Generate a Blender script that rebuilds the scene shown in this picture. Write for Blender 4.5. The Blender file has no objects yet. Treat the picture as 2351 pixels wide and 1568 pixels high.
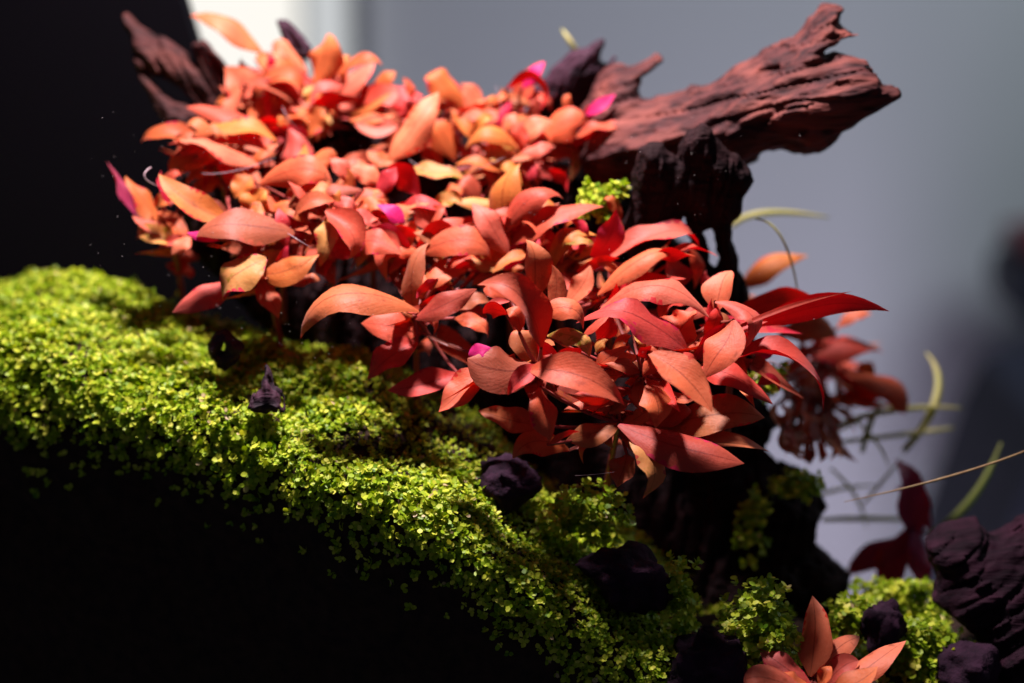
import bpy, math, random
import numpy as np
from mathutils import Vector, Matrix
random.seed(7)
rng = np.random.default_rng(11)
scene = bpy.context.scene
COL = scene.collection

# ------------------------------------------------------------------ camera, world, lamps
LENS, SENS, DIST, PITCH = 70.0, 36.0, 0.80, math.radians(14)
CAM = np.array([0.0, -DIST*math.cos(PITCH), DIST*math.sin(PITCH)])
cam = bpy.data.cameras.new("camera"); cam_o = bpy.data.objects.new("camera", cam); COL.objects.link(cam_o)
cam_o.location = CAM; cam_o.rotation_euler = (math.pi/2-PITCH, 0, 0)
cam.lens = LENS; cam.sensor_width = SENS; cam.clip_start = .01; cam.clip_end = 60
cam.dof.use_dof = True; cam.dof.focus_distance = DIST-.012; cam.dof.aperture_fstop = 3.4
scene.camera = cam_o
w = bpy.data.worlds.new("World"); scene.world = w; w.use_nodes = True
w.node_tree.nodes["Background"].inputs[0].default_value = (.35, .38, .55, 1)
w.node_tree.nodes["Background"].inputs[1].default_value = .11
scene.view_settings.view_transform = 'Standard'; scene.view_settings.look = 'None'
scene.view_settings.exposure = 0; scene.view_settings.gamma = 1

def area(name, loc, target, size, power, color, spread=180, shape='DISK', size_y=None):
    l = bpy.data.lights.new(name, 'AREA'); l.shape = shape; l.size = size
    if size_y: l.size_y = size_y
    l.energy = power; l.color = color; l.spread = math.radians(spread)
    o = bpy.data.objects.new(name, l); COL.objects.link(o); o.location = loc
    o.rotation_euler = (Vector(target)-Vector(loc)).to_track_quat('-Z', 'Y').to_euler()
    return o
area("tank_lamp", (-.055, .072, .48), (-.06, .03, 0), .06, 5.8, (1, .85, .90), 140)
area("wall_fill", (1.3, .95, .9), (.45, 2.6, -.25), .8, 22, (.82, .93, 1))  # unseen cool fill, added to brighten the back wall
area("wall_fill", (.62, 1.55, -1.15), (.60, 2.6, -.98), .5, 17, (.86, .74, 1))  # unseen mauve fill, added to tint the lower wall lilac

# ------------------------------------------------------------------ helpers
AX = np.array([1., 0, 0]); AF = np.array([0, math.cos(PITCH), -math.sin(PITCH)]); AU = np.array([0, math.sin(PITCH), math.cos(PITCH)])
TOCAM = -AF
UP = np.array([0, 0, 1.])
def at(px, py, Y):
    """photo point (in 2350 x 1568 units) at world depth Y"""
    k = SENS/LENS/2350
    d = AX*((px-1175)*k) - AU*((py-784)*k) + AF
    return CAM + d*((Y-CAM[1])/d[1])
PXM = SENS/LENS/2350*DIST
REG = {'1': (300, 0), '2': (1000, 0), '4': (300, 400), '5': (1000, 400), '6': (1600, 400), '7': (700, 800), '8': (1300, 800), '9': (2000, 700)}
def F(r, x, y):
    if r == 'F': return x, y
    if r == 'G': return 1594.7+x*.3575, 1007.2+y*.3575
    if r == '3': return 1259+x*.357, y*.357
    x0, y0 = REG[r]
    return (x0+x/2.936)*.8393, (y0+y/2.936)*.8393
def nrm(v): return v/(np.linalg.norm(v)+1e-12)

def mesh_obj(name, V, Fc, mats, parent=None, midx=None, smooth=True, uv=None, loc=None):
    me = bpy.data.meshes.new(name)
    V = np.asarray(V, float)
    if loc is not None: V = V-np.asarray(loc)
    me.from_pydata(V.tolist(), [], [list(map(int, f)) for f in Fc])
    for m in (mats if isinstance(mats, (list, tuple)) else [mats]): me.materials.append(m)
    if midx is not None: me.polygons.foreach_set("material_index", np.asarray(midx, np.int32))
    if smooth: me.polygons.foreach_set("use_smooth", np.ones(len(me.polygons), bool))
    if uv is not None:
        ul = me.uv_layers.new(name="UVMap")
        li = np.empty(len(me.loops), np.int32); me.loops.foreach_get("vertex_index", li)
        ul.data.foreach_set("uv", np.asarray(uv, np.float32)[li].ravel())
    me.update()
    o = bpy.data.objects.new(name, me); COL.objects.link(o)
    if parent: o.parent = parent
    elif loc is not None: o.location = loc
    return o
def empty(name, loc, label, cat, group=None):
    o = bpy.data.objects.new(name, None); COL.objects.link(o); o.location = loc; o.empty_display_size = .01
    return tag(o, label, cat, group)
def tag(o, label=None, cat=None, group=None, kind=None):
    for k, v in (('label', label), ('category', cat), ('group', group), ('kind', kind)):
        if v: o[k] = v
    return o

# value noise in numpy
_T = rng.random((64, 64, 64)).astype(np.float32)
def vnoise(x, y, z):
    xi, yi, zi = np.floor(x).astype(int), np.floor(y).astype(int), np.floor(z).astype(int)
    fx, fy, fz = x-xi, y-yi, z-zi
    fx, fy, fz = (f*f*(3-2*f) for f in (fx, fy, fz))
    def g(a, b, c): return _T[(xi+a) & 63, (yi+b) & 63, (zi+c) & 63]
    r = 0
    for a in (0, 1):
        for b in (0, 1):
            for c in (0, 1):
                r = r + g(a, b, c)*(fx if a else 1-fx)*(fy if b else 1-fy)*(fz if c else 1-fz)
    return r*2-1

# ------------------------------------------------------------------ materials
def newmat(name):
    m = bpy.data.materials.new(name); m.use_nodes = True
    nt = m.node_tree; nt.nodes.clear()
    out = nt.nodes.new("ShaderNodeOutputMaterial")
    return m, nt, out
def N(nt, t, **kw):
    n = nt.nodes.new(t)
    for k, v in kw.items(): setattr(n, k, v)
    return n
def ramp(nt, fac, stops):
    r = N(nt, "ShaderNodeValToRGB"); e = r.color_ramp.elements
    while len(e) < len(stops): e.new(.5)
    for i, (p, c) in enumerate(stops): e[i].position = p; e[i].color = (*c, 1)
    nt.links.new(fac, r.inputs[0]); return r.outputs[0]
def mix(nt, fac, a, b, mode='MIX'):
    n = N(nt, "ShaderNodeMix", data_type='RGBA', blend_type=mode)
    for s, v in ((n.inputs[0], fac), (n.inputs[6], a), (n.inputs[7], b)):
        if isinstance(v, bpy.types.NodeSocket): nt.links.new(v, s)
        elif isinstance(v, tuple): s.default_value = (*v, 1)
        else: s.default_value = v
    return n.outputs[2]
def math_(nt, op, a, b=0., c=0.):
    n = N(nt, "ShaderNodeMath", operation=op)
    for s, v in zip(n.inputs, (a, b, c)):
        if isinstance(v, bpy.types.NodeSocket): nt.links.new(v, s)
        else: s.default_value = v
    return n.outputs[0]
def noise(nt, scale, detail=4, coord='Object', vec=None):
    n = N(nt, "ShaderNodeTexNoise"); n.inputs['Scale'].default_value = scale; n.inputs['Detail'].default_value = detail
    if vec is None:
        vec = N(nt, "ShaderNodeTexCoord").outputs[coord]
    nt.links.new(vec, n.inputs['Vector'])
    return n.outputs['Fac']

def leaf_mat(name, base, dark, tipc, trans, spots=None, tw=.38, rough=.54, sheen=.10):
    m, nt, out = newmat(name); L = nt.links
    tc = N(nt, "ShaderNodeTexCoord"); sep = N(nt, "ShaderNodeSeparateXYZ"); L.new(tc.outputs['UV'], sep.inputs[0])
    u, v = sep.outputs[0], sep.outputs[1]
    oi = N(nt, "ShaderNodeObjectInfo")
    au = math_(nt, 'ABSOLUTE', math_(nt, 'SUBTRACT', u, .5))
    n1 = noise(nt, 70, 5)
    n2 = noise(nt, 700, 3)
    c = mix(nt, ramp(nt, n1, [(.35, (0, 0, 0)), (.68, (1, 1, 1))]), base, dark)
    # tip and margin tint
    tf = math_(nt, 'MULTIPLY', math_(nt, 'POWER', v, 2.2), .8)
    c = mix(nt, tf, c, tipc)
    # side veins: slanted stripes from the midrib
    vv = math_(nt, 'SUBTRACT', math_(nt, 'MULTIPLY', v, 34.), math_(nt, 'MULTIPLY', au, 40.))
    vs = math_(nt, 'POWER', math_(nt, 'ABSOLUTE', math_(nt, 'SINE', vv)), 6.)
    c = mix(nt, math_(nt, 'MULTIPLY', vs, .10), c, dark)
    mr = math_(nt, 'LESS_THAN', au, .022)
    c = mix(nt, math_(nt, 'MULTIPLY', mr, .8), c, tuple(min(1, x*.55) for x in dark))
    # fine grain
    c = mix(nt, math_(nt, 'MULTIPLY', math_(nt, 'SUBTRACT', n2, .38), .8), c, tipc)
    if spots:
        vo = noise(nt, 330, 2)
        big = noise(nt, 60, 2)
        f = math_(nt, 'MULTIPLY', ramp(nt, vo, [(.54, (0, 0, 0)), (.60, (1, 1, 1))]), ramp(nt, big, [(.42, (0, 0, 0)), (.55, (1, 1, 1))]))
        c = mix(nt, f, c, spots)
    bl = ramp(nt, noise(nt, 210, 4), [(.62, (0, 0, 0)), (.70, (1, 1, 1))])
    c = mix(nt, math_(nt, 'MULTIPLY', bl, math_(nt, 'MULTIPLY', oi.outputs['Random'], .75)), c, tuple(x*.45 for x in dark))
    mg = math_(nt, 'MULTIPLY', ramp(nt, au, [(.40, (0, 0, 0)), (.5, (1, 1, 1))]), ramp(nt, noise(nt, 95, 3), [(.42, (0, 0, 0)), (.62, (1, 1, 1))]))
    c = mix(nt, math_(nt, 'MULTIPLY', mg, .7), c, tuple(x*.55 for x in dark))
    # per leaf variation
    h = N(nt, "ShaderNodeHueSaturation")
    L.new(math_(nt, 'ADD', math_(nt, 'MULTIPLY', oi.outputs['Random'], .026), .492), h.inputs['Hue'])
    L.new(math_(nt, 'ADD', math_(nt, 'MULTIPLY', oi.outputs['Random'], .30), .82), h.inputs['Value'])
    L.new(c, h.inputs['Color']); c = h.outputs[0]
    p = N(nt, "ShaderNodeBsdfPrincipled"); L.new(c, p.inputs['Base Color'])
    p.inputs['Roughness'].default_value = rough; p.inputs['Specular IOR Level'].default_value = .30
    p.inputs['Sheen Weight'].default_value = sheen; p.inputs['Sheen Roughness'].default_value = .4
    p.inputs['Sheen Tint'].default_value = (1, .75, .8, 1)
    b = N(nt, "ShaderNodeBump"); b.inputs['Strength'].default_value = .25; b.inputs['Distance'].default_value = .0006
    hh = math_(nt, 'SUBTRACT', math_(nt, 'ADD', n2, math_(nt, 'MULTIPLY', n1, 1.5)), math_(nt, 'MULTIPLY', vs, .12))
    L.new(hh, b.inputs['Height']); L.new(b.outputs[0], p.inputs['Normal'])
    t = N(nt, "ShaderNodeBsdfTranslucent"); t.inputs[0].default_value = (*trans, 1)
    L.new(b.outputs[0], t.inputs['Normal'])
    ms = N(nt, "ShaderNodeMixShader"); ms.inputs[0].default_value = tw
    L.new(p.outputs[0], ms.inputs[1]); L.new(t.outputs[0], ms.inputs[2]); L.new(ms.outputs[0], out.inputs[0])
    return m
TR = (.95, .17, .07)
LM = {
 'S': leaf_mat("salmon leaf", (.72, .145, .056), (.44, .062, .022), (.78, .18, .080), TR),
 'S2': leaf_mat("coral leaf", (.68, .098, .052), (.42, .042, .022), (.74, .145, .090), (.95, .12, .08)),
 'O2': leaf_mat("rust coral leaf", (.62, .125, .042), (.38, .052, .018), (.70, .18, .07), (.95, .14, .05)),
 'P': leaf_mat("pink leaf", (.78, .155, .092), (.54, .075, .042), (.84, .23, .16), (.95, .12, .12)),
 'O': leaf_mat("orange leaf", (.63, .17, .036), (.38, .07, .014), (.72, .24, .06), (.95, .16, .03)),
 'R': leaf_mat("rust leaf", (.52, .105, .045), (.38, .055, .025), (.64, .17, .08), (.85, .07, .03)),
 'K': leaf_mat("red leaf", (.74, .060, .045), (.55, .022, .018), (.84, .14, .11), (.95, .03, .04)),
 'Y': leaf_mat("yellow mottled leaf", (.70, .36, .085), (.56, .22, .05), (.76, .36, .13), (.9, .35, .05), spots=(.22, .20, .01)),
 'B': leaf_mat("brown leaf", (.40, .115, .045), (.28, .06, .022), (.55, .17, .08), (.8, .10, .04)),
 'C': leaf_mat("crimson underside", (.66, .014, .045), (.48, .008, .028), (.74, .04, .07), (.95, .015, .05), tw=.35),
 'M': leaf_mat("magenta underside", (.84, .018, .27), (.70, .012, .18), (.88, .06, .36), (1, .03, .4), tw=.5),
 'V': leaf_mat("plum leaf", (.34, .03, .11), (.26, .015, .08), (.44, .07, .12), (.6, .03, .08)),
}
def simple(name, col, rough=.6, spec=.3, bump=None, var=None, trans=None, vscale=60):
    m, nt, out = newmat(name); L = nt.links
    p = N(nt, "ShaderNodeBsdfPrincipled"); p.inputs['Roughness'].default_value = rough; p.inputs['Specular IOR Level'].default_value = spec
    if var: L.new(mix(nt, ramp(nt, noise(nt, vscale, 6), [(.3, (0, 0, 0)), (.7, (1, 1, 1))]), col, var), p.inputs['Base Color'])
    else: p.inputs['Base Color'].default_value = (*col, 1)
    if bump:
        b = N(nt, "ShaderNodeBump"); b.inputs['Strength'].default_value = bump[1]; b.inputs['Distance'].default_value = .002
        L.new(noise(nt, bump[0], 8), b.inputs['Height']); L.new(b.outputs[0], p.inputs['Normal'])
    if trans:
        t = N(nt, "ShaderNodeBsdfTranslucent"); t.inputs[0].default_value = (*trans, 1)
        ms = N(nt, "ShaderNodeMixShader"); ms.inputs[0].default_value = .35
        L.new(p.outputs[0], ms.inputs[1]); L.new(t.outputs[0], ms.inputs[2]); L.new(ms.outputs[0], out.inputs[0])
    else: L.new(p.outputs[0], out.inputs[0])
    return m
M_STEM = simple("stem", (.32, .03, .035), .5, .4, var=(.2, .05, .03))
M_SOIL = simple("soil", (.018, .012, .010), .9, .1, bump=(260, .9), var=(.040, .022, .015), vscale=180)
M_ROCK = simple("dark stone", (.008, .004, .008), .9, .12, bump=(240, .9), var=(.040, .015, .032), vscale=90)
M_GRASS = simple("grass blade", (.40, .42, .12), .5, .4, var=(.55, .48, .20), trans=(.6, .65, .12), vscale=40)
M_GREEN = simple("green blade", (.42, .60, .14), .5, .4, var=(.45, .45, .15), trans=(.3, .5, .05), vscale=40)
M_RUN = simple("runner", (.22, .13, .06), .6, .3, var=(.34, .24, .10), vscale=300)
M_ROOT = simple("root thread", (.36, .24, .26), .4, .5)
M_SPECK = simple("speck", (.8, .7, .68), .5, .5)

def wood_mat(name, c1, c2, c3, direction, spec=.2):
    m, nt, out = newmat(name); L = nt.links
    tc = N(nt, "ShaderNodeTexCoord"); mp = N(nt, "ShaderNodeMapping")
    L.new(tc.outputs['Object'], mp.inputs[0])
    mp.inputs['Rotation'].default_value = (0, direction, 0)
    mp.inputs['Scale'].default_value = (.16, 1, 1)
    g = noise(nt, 320, 8, vec=mp.outputs[0]); g2 = noise(nt, 110, 5, vec=mp.outputs[0]); n3 = noise(nt, 45, 3)
    c = mix(nt, ramp(nt, g, [(.32, (0, 0, 0)), (.66, (1, 1, 1))]), c1, c2)
    c = mix(nt, ramp(nt, g2, [(.45, (0, 0, 0)), (.7, (1, 1, 1))]), c, c3)
    c = mix(nt, ramp(nt, n3, [(.55, (0, 0, 0)), (.72, (.7, .7, .7))]), c, c1)
    p = N(nt, "ShaderNodeBsdfPrincipled"); L.new(c, p.inputs['Base Color']); p.inputs['Roughness'].default_value = .75
    p.inputs['Specular IOR Level'].default_value = spec
    b = N(nt, "ShaderNodeBump"); b.inputs['Strength'].default_value = .9; b.inputs['Distance'].default_value = .0022
    L.new(math_(nt, 'ADD', g, math_(nt, 'MULTIPLY', g2, 1.2)), b.inputs['Height']); L.new(b.outputs[0], p.inputs['Normal'])
    L.new(p.outputs[0], out.inputs[0]); return m
M_LOG = wood_mat("red brown driftwood", (.012, .004, .005), (.095, .026, .024), (.20, .056, .042), math.radians(-17))
M_SHARD = wood_mat("brown driftwood", (.012, .004, .004), (.060, .015, .013), (.095, .026, .019), math.radians(55))
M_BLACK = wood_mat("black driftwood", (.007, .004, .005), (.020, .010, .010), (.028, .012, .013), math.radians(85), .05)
M_PURP = wood_mat("plum driftwood", (.009, .004, .008), (.035, .012, .022), (.05, .016, .03), math.radians(60))

M_PLUM = wood_mat("dark plum driftwood", (.005, .002, .004), (.018, .006, .012), (.034, .010, .020), math.radians(-40), .08)

# ------------------------------------------------------------------ setting: room behind the tank
def box(name, x0, x1, y0, y1, z0, z1, m, bev=.0):
    V = [(x, y, z) for x in (x0, x1) for y in (y0, y1) for z in (z0, z1)]
    Fc = [(0, 1, 3, 2), (4, 6, 7, 5), (0, 4, 5, 1), (2, 3, 7, 6), (0, 2, 6, 4), (1, 5, 7, 3)]
    o = mesh_obj(name, V, Fc, m, smooth=False)
    if bev:
        md = o.modifiers.new("bevel", 'BEVEL'); md.width = bev; md.segments = 3
    return o
def emis(name, c, s):
    m, nt, out = newmat(name); e = N(nt, "ShaderNodeEmission"); e.inputs[0].default_value = (*c, 1); e.inputs[1].default_value = s
    nt.links.new(e.outputs[0], out.inputs[0]); return m
M_WALL = simple("blue grey wall", (.41, .42, .43), .9, .1, var=(.44, .45, .46), vscale=1.2)
tag(box("wall", -2.5, 3.2, 2.60, 2.75, -2.2, 2.4, M_WALL), kind='structure')
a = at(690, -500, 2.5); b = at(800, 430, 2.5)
tag(box("pane", a[0]+.004, b[0], 2.49, 2.53, b[2], a[2], emis("pale lit curtain", (.95, .98, 1), .62)), "added dim glowing curtain at the right side of the window", "pane")  # added dimmer glowing pane, so the window brightness fades to the right
a = at(250, -500, 2.5); b = at(690, 430, 2.5)
tag(box("window", a[0], b[0], 2.5, 2.54, b[2], a[2], emis("bright window", (1, .97, .90), 1.0)), "bright white lit window behind the red plants", "window")
a = at(800, -500, 2.45); b = at(846, 700, 2.45)
tag(box("window_post", a[0], b[0], 2.43, 2.56, b[2], a[2], simple("grey post", (.10, .10, .11), .6)), "blurred dark grey upright post beside the bright window", "post")
M_PANEL = simple("black panel", (.003, .0025, .004), .7, .04)
pq = [at(x, y, .24) for x, y in ((-600, -700), (205, -700), (720, 1000), (-600, 1000))]
pv = pq+[q+np.array([0, .022, 0]) for q in pq]
tag(mesh_obj("corner_panel", pv, [(0, 1, 2, 3), (7, 6, 5, 4), (0, 4, 5, 1), (1, 5, 6, 2), (2, 6, 7, 3), (3, 7, 4, 0)], M_PANEL, smooth=False), "black upright panel at the back left corner of the tank", "panel")
# dark furniture far behind on the right
def pxbox(name, x0, y0, x1, y1, Y, d, m, bev):
    a = at(x0, y0, Y); b = at(x1, y1, Y)
    return box(name, a[0], b[0], Y, Y+d, b[2], a[2], m, bev)
tag(pxbox("equipment_case", 2350, 620, 2900, 760, 2.2, .25, simple("navy case", (.010, .012, .03), .6), .03), "blurred dark navy case under the red cushion at the right edge", "case")
tag(pxbox("cushion", 2365, 560, 2800, 607, 2.2, .2, simple("red cushion", (.12, .02, .03), .8), .03), "blurred dark red cushion on the navy case at the right edge", "cushion")
pq = [at(x, y, 1.6) for x, y in ((2250, 1420), (2310, 1250), (2360, 1110), (2420, 1000), (3000, 850), (3000, 2300), (2230, 2300))]
pv = pq+[q+np.array([0, .4, 0]) for q in pq]
tag(mesh_obj("armchair", pv, [tuple(range(7)), tuple(range(13, 6, -1))]+[(k+7, (k+1) % 7+7, (k+1) % 7, k) for k in range(7)], simple("dark upholstery", (.015, .017, .035), .7), smooth=False), "blurred dark navy chair back behind the lower right driftwood", "chair")

# ------------------------------------------------------------------ terrain
def interp(xs, pts):
    p = np.array(pts, float); return np.interp(xs, p[:, 0], p[:, 1])
XS = np.linspace(-350, 2750, 156)
# rows: photo y of the row and its depth, as functions of photo x
rows = []
yB = interp(XS, [(-350, 880), (0, 940), (200, 995), (400, 1030), (600, 1095), (800, 1185), (1000, 1275), (1150, 1380), (1300, 1500), (1450, 1600), (1700, 1680), (2750, 1900)])
yC = interp(XS, [(-350, 760), (0, 800), (100, 810), (250, 900), (400, 925), (600, 985), (800, 1065), (1000, 1165), (1150, 1260), (1300, 1370), (1450, 1470), (1700, 1560), (2000, 1600), (2750, 1720)])
yD = interp(XS, [(-350, 705), (0, 705), (100, 668), (280, 690), (450, 778), (600, 818), (830, 845), (950, 930), (1130, 1005), (1200, 1100), (1300, 1180), (1430, 1240), (1530, 1330), (1600, 1420), (1750, 1420), (2000, 1420), (2200, 1430), (2750, 1500)])
dB = interp(XS, [(-350, .045), (0, .03), (400, .0), (800, -.03), (1200, -.045), (1600, -.05), (2100, -.05), (2750, -.05)])
rows.append((yB+900, dB+.050)); rows.append((yB+350, dB+.026)); rows.append((yB+150, dB+.016)); rows.append((yB+60, dB+.012)); rows.append((yB, dB+.010))
rows.append(((yB+yC)/2, dB+.011)); rows.append((yC, dB+.018))
rows.append((yC*.66+yD*.34, dB+.040)); rows.append((yC*.33+yD*.67, dB+.062)); rows.append((yD, dB+.085))
rows.append((yD-18, dB+.12)); rows.append((yD-10, dB+.20)); rows.append((yD+10, dB+.34))
ctrl = np.array([[at(x, y, d) for x, y, d in zip(XS, r[0], r[1])] for r in rows])   # rows x cols x 3
NV = 90
tt = np.linspace(0, len(rows)-1, NV); ii = np.minimum(tt.astype(int), len(rows)-2); ff = (tt-ii)[:, None, None]
def catmull(c, i, f):
    g = lambda k: c[np.clip(i+k, 0, len(c)-1)]
    p0, p1, p2, p3 = g(-1), g(0), g(1), g(2)
    return .5*(2*p1+(p2-p0)*f+(2*p0-5*p1+4*p2-p3)*f**2+(3*p1-p0-3*p2+p3)*f**3)
TV = catmull(ctrl, ii, ff)
gx = np.gradient(TV, axis=1); gy = np.gradient(TV, axis=0)
TN = np.cross(gx, gy); TN /= np.linalg.norm(TN, axis=2, keepdims=True)+1e-12
bumpn = vnoise(TV[..., 0]*45+9, TV[..., 1]*45+5, TV[..., 2]*45+7)*.0042 + vnoise(TV[..., 0]*130, TV[..., 1]*130+3, TV[..., 2]*130+9)*.0022
TV = TV+TN*bumpn[..., None]
nx = len(XS)
Fc = [(r*nx+c, r*nx+c+1, (r+1)*nx+c+1, (r+1)*nx+c) for r in range(NV-1) for c in range(nx-1)]
tag(mesh_obj("ground", TV.reshape(-1, 3), Fc, M_SOIL), kind='structure')

# ------------------------------------------------------------------ carpet plant (stuff)
def moss_material(name, dk, md, lt):
    m, nt, out = newmat(name); L = nt.links
    at_ = N(nt, "ShaderNodeAttribute", attribute_name="tone")
    c = ramp(nt, at_.outputs['Fac'], [(0, dk), (.5, md), (.88, lt), (1., (.52, .40, .20))])
    p = N(nt, "ShaderNodeBsdfPrincipled"); L.new(c, p.inputs['Base Color']); p.inputs['Roughness'].default_value = .5
    p.inputs['Specular IOR Level'].default_value = .28
    t = N(nt, "ShaderNodeBsdfTranslucent"); L.new(mix(nt, 1., c, (1, 1, .25), 'MULTIPLY'), t.inputs[0])
    ms = N(nt, "ShaderNodeMixShader"); ms.inputs[0].default_value = .32
    L.new(p.outputs[0], ms.inputs[1]); L.new(t.outputs[0], ms.inputs[2]); L.new(ms.outputs[0], out.inputs[0]); return m
M_MOSS = moss_material("carpet leaf", (.08, .20, .004), (.30, .44, .010), (.70, .72, .07))
def sprigs(P, A, L0, nl, lean=.6):
    """P positions, A axes (n x 3), L0 leaf length per sprig; returns verts/faces/tone of all small leaves"""
    n = len(P); Vs, Ts = [], []
    ref = np.where(np.abs(A[:, 2:3]) < .9, np.array([[0, 0, 1.]]), np.array([[1., 0, 0]]))
    X = np.cross(ref, A); X /= np.linalg.norm(X, axis=1, keepdims=True); Yv = np.cross(A, X)
    phase = rng.random(n)*6.283; tone0 = rng.normal(.5, .14, n)
    for k in range(nl):
        ang = phase+k*2.4+rng.normal(0, .25, n)
        D = X*np.cos(ang)[:, None]+Yv*np.sin(ang)[:, None]
        el = rng.normal(lean, .28, n)[:, None]
        d = D*np.cos(el)+A*np.sin(el)
        s = np.cross(d, A); s /= np.linalg.norm(s, axis=1, keepdims=True)+1e-9
        nn = np.cross(s, d)
        Lk = (L0*rng.uniform(.65, 1.2, n))[:, None]; W = Lk*rng.uniform(.30, .42, n)[:, None]
        b = P+A*(L0*(.2+.32*(k//2))*rng.uniform(.8, 1.2, n))[:, None]
        cv = rng.normal(-.10, .12, n)[:, None]*Lk
        v = np.stack([b, b+d*Lk*.34-s*W, b+d*Lk*.34+s*W, b+d*Lk*.75-s*W*.85+nn*cv*.5, b+d*Lk*.75+s*W*.85+nn*cv*.5, b+d*Lk+nn*cv, b+d*Lk*.5-nn*Lk*.06], 1)
        Vs.append(v); Ts.append(np.clip(tone0+rng.normal(0, .16, n)+.06*k/nl, 0, .9)+(rng.random(n) < .022)*.5)
    return np.concatenate(Vs), np.clip(np.concatenate(Ts), 0, 1)
def stuff_leaves(name, V, T, mat):
    n = len(V); me = bpy.data.meshes.new(name)
    fl = np.array([0, 2, 6, 0, 6, 1, 1, 6, 3, 2, 4, 6, 3, 6, 5, 4, 5, 6], np.int32).reshape(-1, 3)
    idx = (fl[None]+(np.arange(n)*7)[:, None, None]).reshape(-1, 3)
    me.vertices.add(n*7); me.vertices.foreach_set("co", V.reshape(-1).astype(np.float32))
    me.loops.add(idx.size); me.loops.foreach_set("vertex_index", idx.ravel().astype(np.int32))
    me.polygons.add(len(idx)); me.polygons.foreach_set("loop_start", np.arange(0, idx.size, 3, dtype=np.int32))
    me.polygons.foreach_set("use_smooth", np.ones(len(idx), bool))
    a = me.attributes.new("tone", 'FLOAT', 'POINT'); a.data.foreach_set("value", np.repeat(T, 7).astype(np.float32))
    me.update(calc_edges=True); me.materials.append(mat)
    o = bpy.data.objects.new(name, me); COL.objects.link(o); return o
# density over the terrain grid (row parameter = tt)
rowp = np.repeat(tt[:, None], nx, 1); colx = np.repeat(XS[None], NV, 0)
patch = vnoise(TV[..., 0]*38+40, TV[..., 1]*38, TV[..., 2]*38)
dens = np.interp(rowp, [1.6, 2.4, 3.2, 4.2, 5, 9, 10, 11], [0, .03, .14, .5, .95, 1, .9, .3])
dens = dens*np.where(colx > 1560, np.interp(rowp, [3, 6, 7], [0, .1, .35]), 1)*np.where((colx > 1560) & (patch < .05), .1, 1)*np.where(colx > 2160, .02, 1)
dens = dens*np.clip(1.2+patch*.8, .25, 1)
cell = np.linalg.norm(np.cross(gx, gy), axis=2)
pr = (dens*cell).ravel(); pr = pr/pr.sum()
NS = 34000
ci = rng.choice(len(pr), NS, p=pr); r, c = np.divmod(ci, nx)
r = np.clip(r, 0, NV-2); c = np.clip(c, 0, nx-2)
fu, fv = rng.random(NS)[:, None], rng.random(NS)[:, None]
P = (TV[r, c]*(1-fu)+TV[r, c+1]*fu)*(1-fv)+(TV[r+1, c]*(1-fu)+TV[r+1, c+1]*fu)*fv
A = TN[r, c]*.8+np.array([0, -.10, .6])+rng.normal(0, .28, (NS, 3)); A /= np.linalg.norm(A, axis=1, keepdims=True)
hh = .0023*np.clip(1+patch[r, c]*.5, .6, 1.6)
P = P-A*.001+A*(np.abs(rng.normal(0, .0020, NS)))[:, None]
mv, mt = sprigs(P, A, hh, 5)
tag(stuff_leaves("carpet_plant", mv, mt, M_MOSS), "dense bright green carpet of tiny round leaves over the slope", "ground cover", kind='stuff')

# ------------------------------------------------------------------ driftwood: polygons inflated to solid wood
def poly_sdf(px, pz, poly):
    poly = np.asarray(poly); d = np.full(px.shape, 1e9); inside = np.zeros(px.shape, bool)
    for i in range(len(poly)):
        a, b = poly[i], poly[(i+1) % len(poly)]
        e = b-a; wx, wz = px-a[0], pz-a[1]
        t = np.clip((wx*e[0]+wz*e[1])/(e@e+1e-15), 0, 1)
        d = np.minimum(d, np.hypot(wx-e[0]*t, wz-e[1]*t))
        c = ((a[1] > pz) != (b[1] > pz)) & (px < (b[0]-a[0])*(pz-a[1])/(b[1]-a[1]+1e-15)+a[0])
        inside ^= c
    return np.where(inside, -d, d)
def surface_nets(f, o, h):
    s = f < 0
    nx, ny, nz = f.shape
    acc = np.zeros((nx-1, ny-1, nz-1, 3)); cnt = np.zeros((nx-1, ny-1, nz-1))
    corners = [(i, j, k) for i in (0, 1) for j in (0, 1) for k in (0, 1)]
    sl = lambda A, c: A[c[0]:nx-1+c[0], c[1]:ny-1+c[1], c[2]:nz-1+c[2]]
    for a in corners:
        for ax in range(3):
            if a[ax]: continue
            b = list(a); b[ax] = 1
            fa, fb = sl(f, a), sl(f, b); m = (fa < 0) != (fb < 0)
            t = np.where(m, fa/(fa-fb+1e-20), 0)
            for q in range(3):
                acc[..., q] += m*(a[q]+(t if q == ax else 0))
            cnt += m
    act = cnt > 0; ids = -np.ones(act.shape, int); ids[act] = np.arange(act.sum())
    cells = np.argwhere(act); V = (cells+acc[act]/cnt[act][:, None])*h+o
    Fs = []
    for ax in range(3):
        A = np.moveaxis(s, ax, 0); I = np.moveaxis(ids, ax, 0)
        d = A[:-1] != A[1:]; d = d[:, 1:-1, 1:-1]
        e = np.argwhere(d)
        if not len(e): continue
        x, y, z = e[:, 0], e[:, 1]+1, e[:, 2]+1
        q = np.stack([I[x, y-1, z-1], I[x, y, z-1], I[x, y, z], I[x, y-1, z]], 1)
        fl = A[x, y, z] if ax != 1 else ~A[x, y, z]
        q[~fl] = q[~fl][:, ::-1]; Fs.append(q)
    return V, np.concatenate(Fs)
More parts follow.
